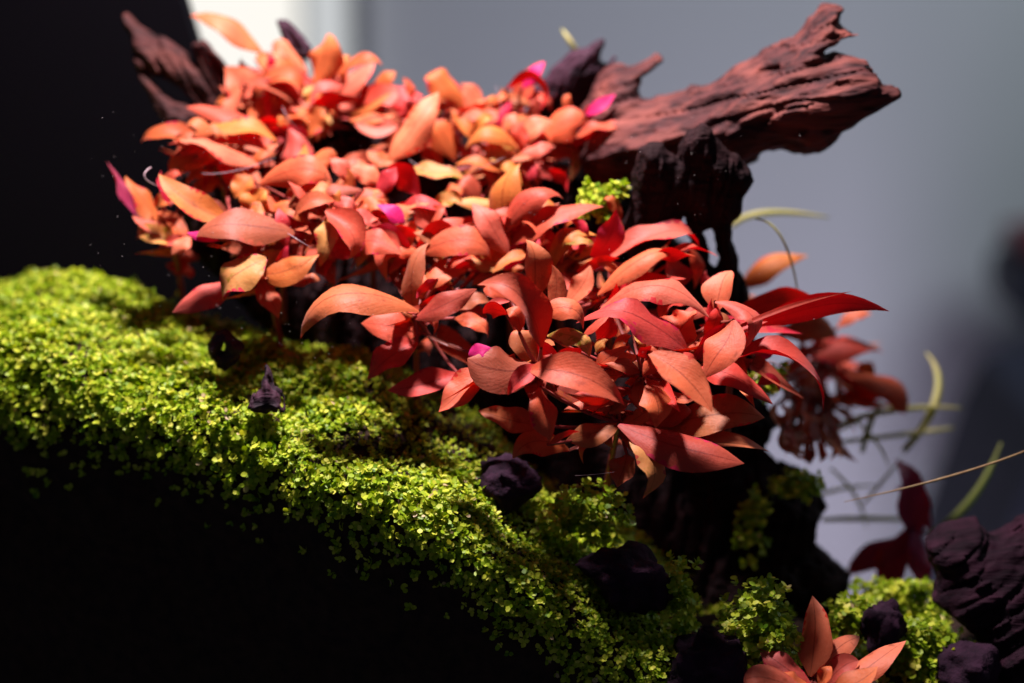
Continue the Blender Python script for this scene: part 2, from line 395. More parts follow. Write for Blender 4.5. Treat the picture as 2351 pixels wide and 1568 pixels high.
def wood(name, pieces, mat, h, label, noise_amp=.0016, loc_piece=0):
    """pieces: dict(r=region, pts, Y, tilt, R, T, grain(deg), holes)"""
    prep = []
    for p in pieces:
        pts = np.array([at(*F(p['r'], x, y), p['Y'])[[0, 2]] for x, y in p['pts']])
        hs = [np.array([at(*F(p.get('hr', p['r']), x, y), p['Y'])[[0, 2]] for x, y in q]) for q in p.get('holes', [])]
        prep.append((p, pts, hs))
    lo = np.min([q[1].min(0) for q in prep], 0)-.006; hi = np.max([q[1].max(0) for q in prep], 0)+.006
    ys = []
    for p, pts, _ in prep:
        zc = pts[:, 1].mean(); xc = pts[:, 0].mean()
        ext = abs(p.get('tilt', 0))*np.ptp(pts[:, 1])*.6+abs(p.get('yaw', 0))*np.ptp(pts[:, 0])*.6+p['T']+.006
        ys += [p['Y']-ext, p['Y']+ext]
    y0, y1 = min(ys), max(ys)
    xs = np.arange(lo[0], hi[0], h); yy = np.arange(y0, y1, h); zs = np.arange(lo[1], hi[1], h)
    X2, Z2 = np.meshgrid(xs, zs, indexing='ij')
    f = None
    for p, pts, hs in prep:
        d = poly_sdf(X2, Z2, pts)
        for q in hs: d = np.maximum(d, -poly_sdf(X2, Z2, q))
        d = d+vnoise(X2*260+3, X2*0+p['Y']*50, Z2*260)*.0009+vnoise(X2*90+3, X2*0+p['Y']*50, Z2*90)*.0012
        zc = pts[:, 1].mean(); xc = pts[:, 0].mean()
        axis = p.get('axis')   # (x0,z0,x1,z1) line from which tilt is measured
        if axis is not None:
            a0 = at(*F(p['r'], axis[0], axis[1]), p['Y'])[[0, 2]]; a1 = at(*F(p['r'], axis[2], axis[3]), p['Y'])[[0, 2]]
            zl = a0[1]+(a1[1]-a0[1])*(X2-a0[0])/(a1[0]-a0[0])
        else: zl = zc
        dzl = Z2-zl
        if axis is not None: dzl = np.where(dzl < 0, -.75*dzl, dzl)
        yc = p['Y']+p.get('tilt', 0)*np.clip(dzl, -1, .05 if axis is not None else 1)+p.get('yaw', 0)*(X2-xc)
        R = p['R']; dd = np.clip(-d, 0, R)
        Th = p['T']*np.sqrt(np.maximum(dd*(2*R-dd), 0))/R
        Th = np.where(d > 0, -d*.7, Th)
        g = math.radians(p.get('grain', 0)); ca, sa = math.cos(g), math.sin(g)
        U = X2*ca+Z2*sa; W = -X2*sa+Z2*ca
        amp = noise_amp*p.get('amp', 1)
        Y3 = yy[None, :, None]
        U3, W3 = U[:, None, :], W[:, None, :]
        sh = (len(xs), len(yy), len(zs))
        Ub, Wb, Yb = np.broadcast_to(U3, sh), np.broadcast_to(W3, sh), np.broadcast_to(Y3, sh)
        wv = vnoise(Ub*30, Wb*30+7, Yb*30)*.004
        nz = vnoise(Ub*26+1, (Wb+wv)*330, Yb*240)*amp+vnoise(Ub*55+9, (Wb+wv)*620, Yb*500+2)*amp*.5+vnoise(Ub*30, Wb*75, Yb*75)*amp*.9
        gr = vnoise(Ub*16+4, (Wb+wv)*150+9, Yb*60)
        nz = nz+np.clip(gr-.35, 0, 1)*amp*3.0
        g2 = vnoise(Ub*9+14, (Wb+wv*.6)*210+3, Yb*25+5); nz = nz+np.clip(.10-np.abs(g2), 0, 1)*amp*12
        fi = np.abs(Y3-yc[:, None, :])-Th[:, None, :]
        fi = np.maximum(fi*.75, d[:, None, :])+nz*np.clip(-d*600, .25, 1)[:, None, :]
        if f is None: f = fi
        else:
            k = .004; hmix = np.clip(.5+.5*(fi-f)/k, 0, 1); f = fi*(1-hmix)+f*hmix-k*hmix*(1-hmix)
    f[0], f[-1] = 1, 1; f[:, 0], f[:, -1] = 1, 1; f[:, :, 0], f[:, :, -1] = 1, 1
    V, Fq = surface_nets(f, np.array([xs[0], yy[0], zs[0]]), h)
    loc = V.mean(0)
    o = mesh_obj(name, V, Fq, mat, loc=loc)
    return tag(o, label, "driftwood", "driftwood pieces of the hardscape")

trunk = [(150, 1050), (250, 800), (330, 640), (400, 530), (480, 500), (560, 510), (640, 480), (745, 430), (762, 450), (720, 500), (640, 580), (605, 640), (640, 690), (700, 690), (830, 650), (930, 600), (1060, 580), (1180, 500), (1300, 420), (1400, 355), (1490, 320), (1545, 312), (1530, 292), (1600, 270), (1650, 230), (1700, 150), (1760, 100), (1810, 50), (1860, 40), (1915, 55), (1920, 75), (1890, 100), (1890, 150), (1930, 195), (1990, 205), (1995, 225), (1950, 245), (1880, 265), (1810, 300), (1770, 335), (1780, 352), (1890, 335), (1960, 350), (2005, 380), (2040, 430), (2055, 480), (2090, 510), (2190, 520), (2215, 550), (2210, 595), (2170, 630), (2110, 660), (2050, 710), (1960, 770), (1880, 850), (1800, 930), (1740, 990), (1670, 1020), (1600, 1000), (1480, 980), (1400, 1010), (1360, 1070), (1310, 1110), (1200, 1150), (900, 1200), (600, 1300), (300, 1300)]
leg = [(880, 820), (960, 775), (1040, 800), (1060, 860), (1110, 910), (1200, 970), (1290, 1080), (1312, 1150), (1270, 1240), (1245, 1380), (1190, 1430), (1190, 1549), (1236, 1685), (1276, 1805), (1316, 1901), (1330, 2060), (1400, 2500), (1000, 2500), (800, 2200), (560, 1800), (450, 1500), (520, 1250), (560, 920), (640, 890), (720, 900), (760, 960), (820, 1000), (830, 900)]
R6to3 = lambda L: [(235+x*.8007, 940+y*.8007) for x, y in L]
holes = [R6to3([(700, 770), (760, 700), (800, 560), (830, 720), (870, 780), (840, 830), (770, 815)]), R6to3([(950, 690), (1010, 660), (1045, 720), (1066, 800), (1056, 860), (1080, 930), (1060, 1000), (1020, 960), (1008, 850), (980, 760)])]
wood("driftwood_log", [
    dict(r='3', pts=trunk, Y=.083, tilt=.75, axis=(500, 1000, 2050, 470), yaw=-.45, R=.016, T=.019, grain=17)], M_LOG, .00085,
    "large red brown driftwood log jutting up to the right with forked tip", noise_amp=.0021)
log_o = bpy.data.objects["driftwood_log"]
lg = wood("leg", [dict(r='3', pts=leg, Y=.070, tilt=-.32, R=.013, T=.014, grain=80, amp=.8, holes=holes)], M_BLACK, .00085, None)  # dark wood; the leg's shade is also put into its near-black material
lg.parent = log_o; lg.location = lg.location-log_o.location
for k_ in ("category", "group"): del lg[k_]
wood("driftwood_shard", [dict(r='1', pts=[(70, 130), (110, 95), (200, 190), (320, 270), (440, 310), (540, 380), (620, 440), (700, 520), (660, 400), (650, 370), (690, 340), (720, 345), (740, 310), (800, 360), (900, 470), (960, 540), (960, 800), (900, 1000), (600, 1010), (480, 980), (380, 860), (300, 700), (220, 560), (170, 420), (160, 300), (110, 230)], Y=.150, tilt=.3, R=.012, T=.010, grain=-55,
    holes=[[(250, 560), (330, 590), (480, 650), (600, 730), (700, 830), (560, 800), (400, 690)]])], M_SHARD, .0008, "split brown driftwood shard in front of the black panel")
wood("driftwood_twig", [dict(r='1', pts=[(1340, 170), (1420, 160), (1480, 230), (1560, 310), (1620, 370), (1600, 460), (1560, 620), (1500, 600), (1450, 480), (1380, 310)], Y=.15, tilt=.1, R=.008, T=.008, grain=-50)], M_PURP, .0007, "short dark purple stick poking up among the top leaves")
wood("driftwood_stump", [dict(r='2', pts=[(1330, 700), (1450, 600), (1550, 480), (1650, 400), (1780, 370), (1850, 320), (1900, 310), (1920, 350), (1880, 480), (1930, 500), (1990, 440), (2020, 460), (1990, 520), (1920, 600), (1850, 720), (1780, 860), (1700, 1000), (1350, 1000), (1300, 850)], Y=.15, tilt=-.2, R=.012, T=.012, grain=65)], M_PURP, .0008, "dark violet driftwood stump with two stubby points behind top leaves")
# black root mass below and behind the red plants
mound = [(380, 330), (520, 210), (800, 270), (1200, 300), (1400, 400), (1560, 560), (1690, 680), (1728, 760), (1708, 860), (1790, 955), (1755, 1010), (1850, 1075), (1885, 1130), (1850, 1200), (1925, 1260), (1900, 1330), (1945, 1400), (1900, 1568), (1650, 1700), (1250, 1650), (1150, 1250), (950, 1010), (760, 860), (560, 740), (420, 600), (360, 450)]
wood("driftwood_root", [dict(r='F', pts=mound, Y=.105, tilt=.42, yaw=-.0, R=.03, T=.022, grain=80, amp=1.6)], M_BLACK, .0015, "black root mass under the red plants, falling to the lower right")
wood("driftwood_hollow", [dict(r='F', pts=[(478, 790), (490, 760), (515, 752), (540, 775), (566, 800), (545, 830), (520, 850), (498, 838)], Y=.03, tilt=.2, R=.008, T=.008, grain=30, holes=[[(502, 800), (508, 784), (518, 780), (524, 797), (517, 810), (507, 814)]])], M_PURP, .0006, "small hollow purple driftwood ring set in the carpet")
wood("driftwood_spike", [dict(r='F', pts=[(596, 850), (606, 822), (620, 850), (632, 885), (655, 915), (660, 940), (600, 940), (555, 935), (580, 905), (600, 890)], Y=.005, tilt=.5, R=.008, T=.009, grain=80)], M_PURP, .0006, "small pointed purple driftwood spike rising from the carpet")
wood("driftwood_branch", [dict(r='G', pts=[(1490, 700), (1600, 620), (1700, 590), (1850, 570), (1900, 620), (1950, 660), (2050, 640), (2180, 560), (2300, 540), (2300, 1700), (1960, 1700), (1880, 1420), (1760, 1220), (1640, 1100), (1500, 1010), (1560, 880)], Y=.012, tilt=.55, R=.02, T=.018, grain=38, amp=1.6)], M_PLUM, .001, "long dark plum driftwood branch at the lower right edge")

# ------------------------------------------------------------------ stones
def stone(px, py, Y, rx, rz, label, seed, rot=0.):
    import bmesh
    bm = bmesh.new(); bmesh.ops.create_icosphere(bm, subdivisions=4, radius=1)
    V = np.array([v.co[:] for v in bm.verts]); Fc = [[v.index for v in f.verts] for f in bm.faces]; bm.free()
    n = 1+.34*vnoise(V[:, 0]*1.6+seed, V[:, 1]*1.6, V[:, 2]*1.6)+.16*vnoise(V[:, 0]*4+seed, V[:, 1]*4, V[:, 2]*4)+.07*vnoise(V[:, 0]*11+seed, V[:, 1]*11, V[:, 2]*11)
    n = n+.22*(.5-np.abs(vnoise(V[:, 0]*2.6+seed*3, V[:, 1]*2.6, V[:, 2]*2.6)))+.10*(.5-np.abs(vnoise(V[:, 0]*7+seed*3, V[:, 1]*7, V[:, 2]*7)))
    V = V*n[:, None]*np.array([rx, (rx+rz)/2, rz])*PXM
    c, s = math.cos(rot), math.sin(rot); V = np.stack([V[:, 0]*c-V[:, 2]*s, V[:, 1], V[:, 0]*s+V[:, 2]*c], 1)
    o = mesh_obj("stone", V, Fc, M_ROCK); o.location = at(px, py, Y+.013)
    return tag(o, label, "stone", "dark stones set in the carpet")
stone(1165, 1110, -.005, 70, 55, "dark stone right of the carpet under the drooping orange leaf", 3)
stone(1440, 1320, -.03, 95, 60, "wide dark purple stone at the lower end of the carpet", 8, -.25)
stone(1625, 1540, -.05, 85, 75, "dark purple stone at the bottom edge left of the bottom plant", 15)
stone(2025, 1440, -.02, 48, 62, "upright dark purple stone behind the bottom right plant", 23)
stone(2220, 1545, -.03, 70, 65, "dark knobbly stone at the bottom right corner", 31)

# ------------------------------------------------------------------ red stem plants
CTRL = np.array([(330, 450, .075), (500, 350, .095), (600, 200, .135), (720, 230, .135), (640, 510, .055), (600, 620, .035), (982, 286, .13), (1168, 272, .135), (1268, 320, .12), (1168, 357, .10), (766, 496, .055), (968, 581, .05), (1171, 518, .06), (1279, 601, .05), (952, 720, .015), (1225, 764, -.012), (1236, 843, -.016), (1477, 857, -.018), (1423, 972, -.016), (1400, 679, .03), (1646, 736, .0), (1680, 762, .0), (1879, 816, .14), (1712, 659, .12), (1866, 1543, -.05), (2095, 1229, .10), (500, 60, .15)])
def depth(x, y):
    d2 = ((CTRL[:, 0]-x)**2+(CTRL[:, 1]-y)**2)/60.**2+.15
    wgt = 1/d2**1.5; return float((wgt*CTRL[:, 2]).sum()/wgt.sum())
PL = {   # plant nodes: photo point of the stem top, label
 'A': (595, 200, "tall pale plant left of the stick, with one leaf waving against the window"),
 'B': (724, 240, "plant right of the dark stick, with broad upright pink leaves"),
 'C': (652, 286, "plant below the stick, with thin arching orange leaves"),
 'D': (500, 357, "orange plant leaning out in front of the brown shard"),
 'E': (638, 507, "brownish plant with a wide flat leaf above a magenta strip"),
 'F': (390, 524, "leftmost plant, with a tall red leaf against the black panel"),
 'G': (601, 619, "low plant with a yellow mottled leaf over the upper carpet"),
 'H': (766, 496, "plant with a hanging cream leaf spotted green and grey"),
 'I': (852, 521, "pale salmon plant beside the spotted cream leaf"),
 'J': (982, 286, "plant at the top centre with one brown peaked leaf"),
 'K': (1168, 272, "plant with a magenta leaf tip left of the violet stump"),
 'L': (1268, 320, "bright red plant in front of the violet stump"),
 'M': (1168, 357, "plant with yellowish arching leaves below the top row"),
 'N': (1162, 579, "plant with a slim pink leaf leaning left in the middle"),
 'O': (968, 581, "plant with a broad salmon leaf beside the black gap"),
 'P': (1171, 518, "plant with an upright orange leaf behind the slim pink one"),
 'Q': (1279, 601, "plant with a crimson leaf beside the driftwood leg"),
 'R': (952, 720, "plant with a long arching leaf over the carpet and a pitted leaf"),
 'S': (1236, 843, "tall front plant with a curling dark leaf and a magenta leaf corner"),
 'T': (1477, 857, "front plant with curled young leaves and a yellow mottled leaf"),
 'U': (1423, 972, "lowest front plant, with broad rust leaves and a yellow hanging leaf"),
 'V': (1400, 679, "plant with smooth pink arching leaves in front of the driftwood leg"),
 'W': (1646, 736, "plant with an upright pink leaf showing a white midrib"),
 'X': (1690, 765, "plant with a long crimson leaf pointing right past the log"),
 'Y': (1879, 816, "blurred plant behind the long crimson leaf"),
 'Z': (1712, 680, "plant behind the driftwood leg with one orange leaf showing"),
 'BR': (1866, 1560, "pink plant standing alone at the bottom right"),
 'PU': (2095, 1235, "plum coloured plant beside the long green blade"),
}
plants = {}
for k, (x, y, lab) in PL.items():
    Y = depth(x, y)+.006
    plants[k] = (empty("red_stem_plant", at(x, y, Y), lab, "aquarium plant", "red stem plants on the driftwood"), at(x, y, Y))

def profile(t, base=.10, sh=.42):
    q = np.clip((t-sh)/(1-sh), 0, 1)
    w = np.where(t < sh, np.sin(np.pi/2*np.clip(t/sh, 0, 1))**.85, (1-q**1.75)*(1-.18*q**5))
    return np.maximum(w, base*np.clip(1-t*1.4, 0, 1))
def leaf_geo(B, Mp, T, W, ratio, under, cup, wave, node=None, seed=0, n=13, m=7, sh=.42, roll=0.):
    rs = np.random.default_rng(seed)
    t = np.linspace(0, 1, n)[:, None]
    Cc = 2*Mp-.5*(B+T)
    P = B*(1-t)**2+Cc*2*t*(1-t)+T*t**2
    Tg = 2*(1-t)*(Cc-B)+2*t*(T-Cc); Tg /= np.linalg.norm(Tg, axis=1, keepdims=True)
    cd = CAM[None]-P; cd /= np.linalg.norm(cd, axis=1, keepdims=True)
    c2 = cd-Tg*(cd*Tg).sum(1, keepdims=True); ln = np.linalg.norm(c2, axis=1, keepdims=True)
    c2 = c2/np.maximum(ln, 1e-3)
    e = np.cross(Tg, c2)
    sg = np.sign(e[:, 2].sum()) or 1
    if abs(e[:, 2].mean()) < .25 and rs.random() < .5: sg = -sg if under else sg
    e = e*sg
    s = 1 if not under else -1
    tw = rs.normal(0, .38)+roll
    ang = np.arccos(np.clip(ratio, 0, 1))+tw*(t-.3)
    Nn = c2*np.cos(ang)*s+e*np.sin(ang)
    S = np.cross(Tg, Nn); S /= np.linalg.norm(S, axis=1, keepdims=True)
    Nn = np.cross(S, Tg)
    hw = .5*W*profile(t[:, 0], sh=sh)
    Lc = np.linalg.norm(T-B); P = P-Nn*(rs.uniform(-.08, .32)*Lc*(np.maximum(t-.55, 0)/.45)**2)
    u = np.linspace(-1, 1, m)
    ph = rs.random()*6.28; ph2 = rs.random()*6.28; fq = rs.uniform(1.1, 2.2)
    top = np.empty((n, m, 3)); bot = np.empty((n, m, 3))
    for j, uu in enumerate(u):
        off = -cup*hw*uu*uu - .07*hw*math.exp(-(uu/.2)**2)
        off = off+wave*W*abs(uu)**1.5*np.sin(6.283*fq*t[:, 0]+(ph if uu > 0 else ph2))*.5*np.sin(3.1416*t[:, 0])
        top[:, j] = P+S*(hw*uu*(1-.10*abs(cup)*uu*uu))[:, None]+Nn*off[:, None]
        th = .00042*(1-uu*uu)*np.sin(np.pi*np.clip(t[:, 0], .0, 1))**.5
        bot[:, j] = top[:, j]-Nn*th[:, None]
    V = np.concatenate([top.reshape(-1, 3), bot.reshape(-1, 3)])
    uvs = np.stack([np.repeat([(u+1)/2], n, 0).ravel(), np.repeat(t, m, 1).ravel()], 1); uvs = np.concatenate([uvs, uvs])
    Fc, mi = [], []
    for i in range(n-1):
        for j in range(m-1):
            a, b, c, d = i*m+j, i*m+j+1, (i+1)*m+j+1, (i+1)*m+j
            q = (a, b, c, d); Fc.append(q); mi.append(0)
            Fc.append(tuple(x+n*m for x in q[::-1])); mi.append(1)
    if node is not None:   # petiole joining the blade to the stem, running behind the blade
        L = np.linalg.norm(node-B)
        if L > .002:
            k = 5; mid = (node+B)/2+np.array([0, .25*L, -.15*L]); o0 = len(V); PV = []
            for i in range(k):
                q = i/(k-1); pp = B*(1-q)**2+mid*2*q*(1-q)+node*q*q
                for a_ in range(5):
                    an = a_*1.2566; PV.append(pp+(AX*math.cos(an)+np.array([0, .5, .86])*math.sin(an))*(.0007+.0004*q))
            V = np.concatenate([V, PV]); uvs = np.concatenate([uvs, np.tile([[.9, .05]], (len(PV), 1))])
            for i in range(k-1):
                for a_ in range(5):
                    b_ = (a_+1) % 5
                    Fc.append((o0+i*5+a_, o0+i*5+b_, o0+(i+1)*5+b_, o0+(i+1)*5+a_)); mi.append(2)
    # orientation: top faces must point along +N
    f0 = Fc[2*((n//2)*(m-1)+m//2)]
    fn = np.cross(V[f0[1]]-V[f0[0]], V[f0[3]]-V[f0[0]])
    if fn @ Nn[n//2] < 0: Fc = [f[::-1] for f in Fc]
    return V, Fc, mi, uvs
_cnt = [0]
def leaf(pk, r, b, m, t, w, mat, u=False, z=0., zt=None, cup=None, wave=None, sh=.42, roll=0., rat=None, arch=0.):
    """a leaf traced in the photo: b, m, t = base, middle, tip (region units); z, zt = nearer (-) or farther (+) in mm; w = seen width"""
    if mat == 'M': u = False
    _cnt[0] += 1; sd = _cnt[0]*13+5; rs = np.random.default_rng(sd)
    sc = 1. if r == 'F' else .3575 if r == 'G' else .2859
    b, m, t = F(r, *b), F(r, *m), F(r, *t); w = w*sc
    Yb = depth(*b)+z/1000
    dy = (t[1]-b[1])*PXM; dx = abs(t[0]-b[0])*PXM
    if zt is None:
        zt = -.62*dy if dy > 0 else -.25*dy
        zt = zt-.12*dx
    else: zt = zt/1000
    Yt = Yb+zt
    bow = arch-.10*math.hypot(dx, dy)
    b = (b[0]-.08*(t[0]-b[0]), b[1]-.08*(t[1]-b[1])); B = at(*b, Yb); Mp = at(*m, Yb+zt*.5+bow); T = at(*t, Yt)
    L = np.linalg.norm(Mp-B)+np.linalg.norm(T-Mp)
    ws = w*PXM*1.14*(Yb-CAM[1])/DIST
    ratio = rat if rat else float(np.clip(ws/(L/2.9), .38, .86))
    W = ws/ratio
    V, Fc, mi, uv = leaf_geo(B, Mp, T, W, ratio, u, rs.choice([rs.uniform(.06, .40), -rs.uniform(.06, .35)], p=[.62, .38]) if cup is None else cup, rs.uniform(.08, .32) if wave is None else wave, plants[pk][1], sd, sh=sh, roll=roll)
    if pk in 'RSTUVWXY' and mat in 'SO': mat += '2'
    mats = [LM['S'], LM[mat], M_STEM] if u else [LM[mat], LM['C'] if mat not in 'BRY' or rs.random() < .35 else LM['R'], M_STEM]
    o = mesh_obj("leaf", V, Fc, mats, plants[pk][0], mi, uv=uv, loc=plants[pk][1])
    return o

# --- upper left
leaf('A', '1', (1190, 400), (960, 215), (650, 25), 150, 'S2', z=6, zt=0)
leaf('B', '1', (1640, 660), (1720, 440), (1690, 265), 250, 'S', cup=.4)
leaf('B', '1', (1650, 840), (1900, 690), (2120, 490), 270, 'P')
leaf('B', '1', (1850, 600), (2030, 480), (2215, 500), 75, 'O', z=-6)
leaf('B', '1', (1640, 840), (1790, 800), (1990, 760), 120, 'C', u=True, z=-8)
leaf('A', '1', (1180, 860), (1080, 690), (930, 545), 270, 'S')
leaf('A', '1', (1360, 720), (1150, 630), (1000, 560), 180, 'P', z=6)
leaf('A', '1', (1150, 830), (980, 805), (815, 790), 110, 'O', z=-4)
leaf('C', '1', (1210, 1000), (930, 905), (615, 865), 95, 'S', z=-6)
leaf('C', '1', (1290, 1130), (1000, 1010), (670, 1100), 110, 'O', z=-10)
leaf('D', '1', (730, 1190), (480, 1060), (205, 1100), 130, 'O', z=6)
leaf('C', '1', (1150, 1310), (830, 1160), (520, 1020), 125, 'P', z=-6)
leaf('C', '1', (1430, 1060), (1450, 1240), (1380, 1420), 215, 'P', z=-16, cup=.7)
leaf('C', '1', (1550, 1180), (1510, 1320), (1365, 1415), 90, 'Y', z=-12)
leaf('C', '1', (1340, 1170), (1205, 1240), (1125, 1370), 75, 'O', z=-12)
leaf('I', '1', (1255, 1480), (1560, 1350), (1865, 1475), 230, 'S', z=-8)
leaf('D', '1', (870, 1280), (630, 1290), (430, 1480), 190, 'O', z=-4)
leaf('C', '1', (1500, 910), (1330, 790), (1140, 880), 115, 'C', u=True, z=-4)
leaf('C', '1', (1390, 850), (1270, 910), (1165, 965), 150, 'P', z=-6)
leaf('C', '1', (1550, 1110), (1640, 960), (1725, 885), 170, 'O', z=-4)
leaf('B', '1', (1955, 960), (2110, 950), (2300, 925), 90, 'S', z=-6)
leaf('J', '1', (2000, 1000), (2160, 1020), (2320, 1000), 160, 'P', z=-4)
leaf('A', '1', (1560, 570), (1390, 400), (1240, 380), 150, 'P', z=12)
leaf('A', '1', (1510, 640), (1320, 510), (1170, 450), 160, 'S', z=6)
leaf('A', '1', (1630, 690), (1450, 605), (1300, 610), 85, 'P', z=0)
leaf('B', '1', (1950, 905), (2110, 830), (2265, 755), 65, 'O', z=-2)
leaf('J', '1', (1960, 900), (2150, 800), (2360, 690), 210, 'K', z=6)
leaf('J', '1', (2130, 720), (2210, 630), (2295, 565), 115, 'O', z=16)
leaf('A', '1', (1560, 760), (1380, 740), (1200, 700), 150, 'S', z=4)
leaf('B', '1', (1660, 860), (1600, 720), (1520, 600), 150, 'S', z=8)
leaf('D', '1', (980, 1260), (780, 1180), (560, 1160), 130, 'O', z=10)
leaf('C', '1', (1300, 1230), (1090, 1180), (900, 1130), 130, 'R', z=6)
leaf('I', '1', (1600, 1330), (1740, 1270), (1830, 1330), 150, 'S', z=-2)
leaf('I', '1', (1930, 1480), (1860, 1330), (1760, 1240), 120, 'P', z=4)
leaf('J', '1', (2100, 1330), (1980, 1300), (1850, 1250), 150, 'R', z=6)
leaf('I', '1', (2010, 1290), (2060, 1400), (2120, 1500), 140, 'P', z=-6)
# --- top centre and right
leaf('J', '2', (760, 840), (610, 640), (455, 535), 200, 'O', z=4, cup=.35)
leaf('J', '2', (200, 1260), (400, 990), (600, 690), 230, 'P', z=-14, cup=.5, zt=14)
leaf('J', '2', (60, 890), (250, 800), (450, 690), 200, 'K', z=10)
leaf('K', '2', (920, 870), (850, 760), (770, 680), 170, 'P', z=10)
leaf('K', '2', (1210, 1010), (1080, 860), (940, 740), 260, 'O', z=4, cup=.35)
leaf('K', '2', (1240, 920), (1270, 700), (1420, 490), 140, 'S', z=2)
leaf('K', '2', (1270, 690), (1345, 590), (1432, 475), 105, 'M', u=True, z=-6)
leaf('L', '2', (1790, 910), (1890, 840), (2005, 765), 95, 'M', u=True, z=-4)
leaf('L', '2', (1750, 980), (1860, 900), (1980, 840), 120, 'C', u=True, z=4)
leaf('L', '2', (1420, 1150), (1610, 970), (1800, 1010), 240, 'K', z=-8, cup=.35)
leaf('L', '2', (1215, 1130), (1350, 1010), (1510, 915), 150, 'P', z=-8)
leaf('L', '2', (1720, 1100), (1900, 1005), (2105, 1045), 75, 'S', z=-10)
leaf('L', '2', (1750, 1120), (1850, 1065), (1990, 1030), 110, 'C', u=True, z=-4)
leaf('L', '2', (1470, 1160), (1750, 1150), (2025, 1215), 105, 'C', u=True, z=-2)
leaf('L', '2', (1400, 1250), (1560, 1210), (1790, 1260), 160, 'R', z=2)
leaf('M', '2', (850, 1060), (760, 980), (690, 925), 115, 'O', z=-2)
leaf('K', '2', (780, 960), (870, 950), (960, 1010), 110, 'P', z=2)
leaf('M', '2', (1190, 1200), (1000, 1060), (755, 1170), 120, 'O', z=-8)
leaf('M', '2', (1190, 1190), (1090, 1130), (960, 1085), 85, 'Y', z=-4)
leaf('M', '2', (1150, 1290), (1030, 1220), (925, 1220), 135, 'Y', z=-8)
leaf('M', '2', (1060, 1370), (930, 1300), (700, 1290), 95, 'O', z=-10)
leaf('M', '2', (345, 1385), (570, 1375), (835, 1425), 105, 'Y', z=-12)
leaf('I', '5', (190, 250), (320, 250), (470, 400), 200, 'C', u=True, z=-6)
leaf('J', '2', (480, 970), (550, 1130), (640, 1290), 120, 'S', z=-8)
leaf('J', '2', (700, 1260), (620, 1060), (520, 940), 220, 'O', z=2)
leaf('L', '2', (1240, 1290), (1360, 1210), (1530, 1150), 120, 'P', z=-8)
leaf('L', '2', (1240, 1420), (1320, 1350), (1385, 1290), 130, 'K', z=-6)
leaf('L', '2', (1480, 1430), (1420, 1360), (1365, 1285), 80, 'P', z=-10)
leaf('M', '2', (760, 1180), (880, 1240), (1010, 1270), 120, 'P', z=2)
leaf('K', '2', (1100, 1120), (1140, 1000), (1190, 880), 130, 'P', z=2)
leaf('K', '2', (1200, 1080), (1250, 960), (1330, 900), 110, 'S', z=0)
leaf('K', '2', (980, 960), (1010, 860), (1060, 760), 150, 'S', z=8)
leaf('M', '2', (470, 1200), (540, 1300), (640, 1370), 120, 'P', z=-2)
leaf('J', '2', (30, 1220), (120, 1280), (240, 1290), 110, 'S', z=-4)
# --- left
leaf('F', '4', (480, 670), (290, 450), (130, 225), 120, 'O', z=6)
leaf('F', '4', (200, 520), (80, 330), (65, 130), 90, 'V', z=12)
leaf('F', '4', (530, 790), (350, 700), (175, 655), 150, 'Y', z=0)
leaf('F', '4', (640, 740), (570, 790), (495, 870), 115, 'P', z=-6)
leaf('D', '4', (930, 570), (620, 430), (398, 205), 200, 'O', z=-14)
leaf('D', '4', (480, 450), (415, 330), (415, 195), 60, 'C', u=True, z=-8)
leaf('E', '4', (1420, 690), (1020, 620), (635, 635), 260, 'B', z=-12, zt=-12, rat=.8)
leaf('E', '4', (860, 750), (735, 725), (615, 680), 70, 'M', u=True, z=-22, zt=0)
leaf('E', '4', (1140, 560), (1180, 440), (1255, 350), 215, 'O', z=-6)
leaf('E', '4', (1130, 250), (1060, 320), (1000, 415), 155, 'O', z=-6)
leaf('E', '4', (1000, 300), (955, 190), (955, 95), 130, 'K', z=0)
leaf('G', '4', (1225, 920), (1030, 1010), (815, 1170), 265, 'Y', z=-6, rat=.86)
leaf('G', '4', (1215, 1010), (1300, 910), (1370, 840), 150, 'Y', z=6)
leaf('G', '4', (970, 1100), (740, 1215), (475, 1312), 185, 'P', z=0)
leaf('G', '4', (1240, 1010), (1450, 980), (1645, 830), 220, 'O', z=-4)
leaf('G', '4', (1205, 1060), (1290, 1220), (1365, 1380), 150, 'R', z=4)
leaf('H', '4', (1745, 570), (1750, 740), (1637, 935), 180, 'Y', z=-12, rat=.86)
leaf('H', '4', (1755, 545), (1940, 690), (2000, 925), 215, 'S', z=-14)
leaf('I', '4', (1980, 800), (2140, 760), (2335, 885), 200, 'S', z=-16)
leaf('H', '4', (1990, 560), (1880, 470), (1765, 480), 140, 'O', z=-4)
leaf('H', '4', (2010, 880), (1870, 830), (1725, 915), 130, 'K', z=-6)
leaf('H', '4', (1670, 920), (1750, 1000), (1815, 1120), 135, 'R', z=6)
leaf('R', '4', (2400, 1330), (1900, 1170), (1342, 1432), 190, 'R', z=0, zt=-14, wave=.1, cup=.35)
leaf('E', '4', (1450, 400), (1600, 340), (1850, 420), 210, 'R', z=4)
leaf('E', '4', (1420, 800), (1390, 630), (1370, 470), 110, 'K', z=-8)
leaf('H', '4', (1480, 600), (1560, 620), (1640, 590), 110, 'K', z=0)
leaf('E', '4', (940, 560), (780, 500), (620, 500), 150, 'B', z=2)
leaf('F', '4', (560, 420), (440, 430), (330, 490), 100, 'O', z=0)
leaf('E', '4', (860, 280), (740, 310), (600, 390), 120, 'O', z=0)
leaf('H', '4', (1950, 560), (2040, 520), (2060, 560), 110, 'S', z=-4)
leaf('H', '4', (2200, 350), (2080, 400), (1900, 420), 150, 'S', z=-4)
leaf('I', '4', (2180, 300), (2060, 210), (1930, 200), 150, 'P', z=0)
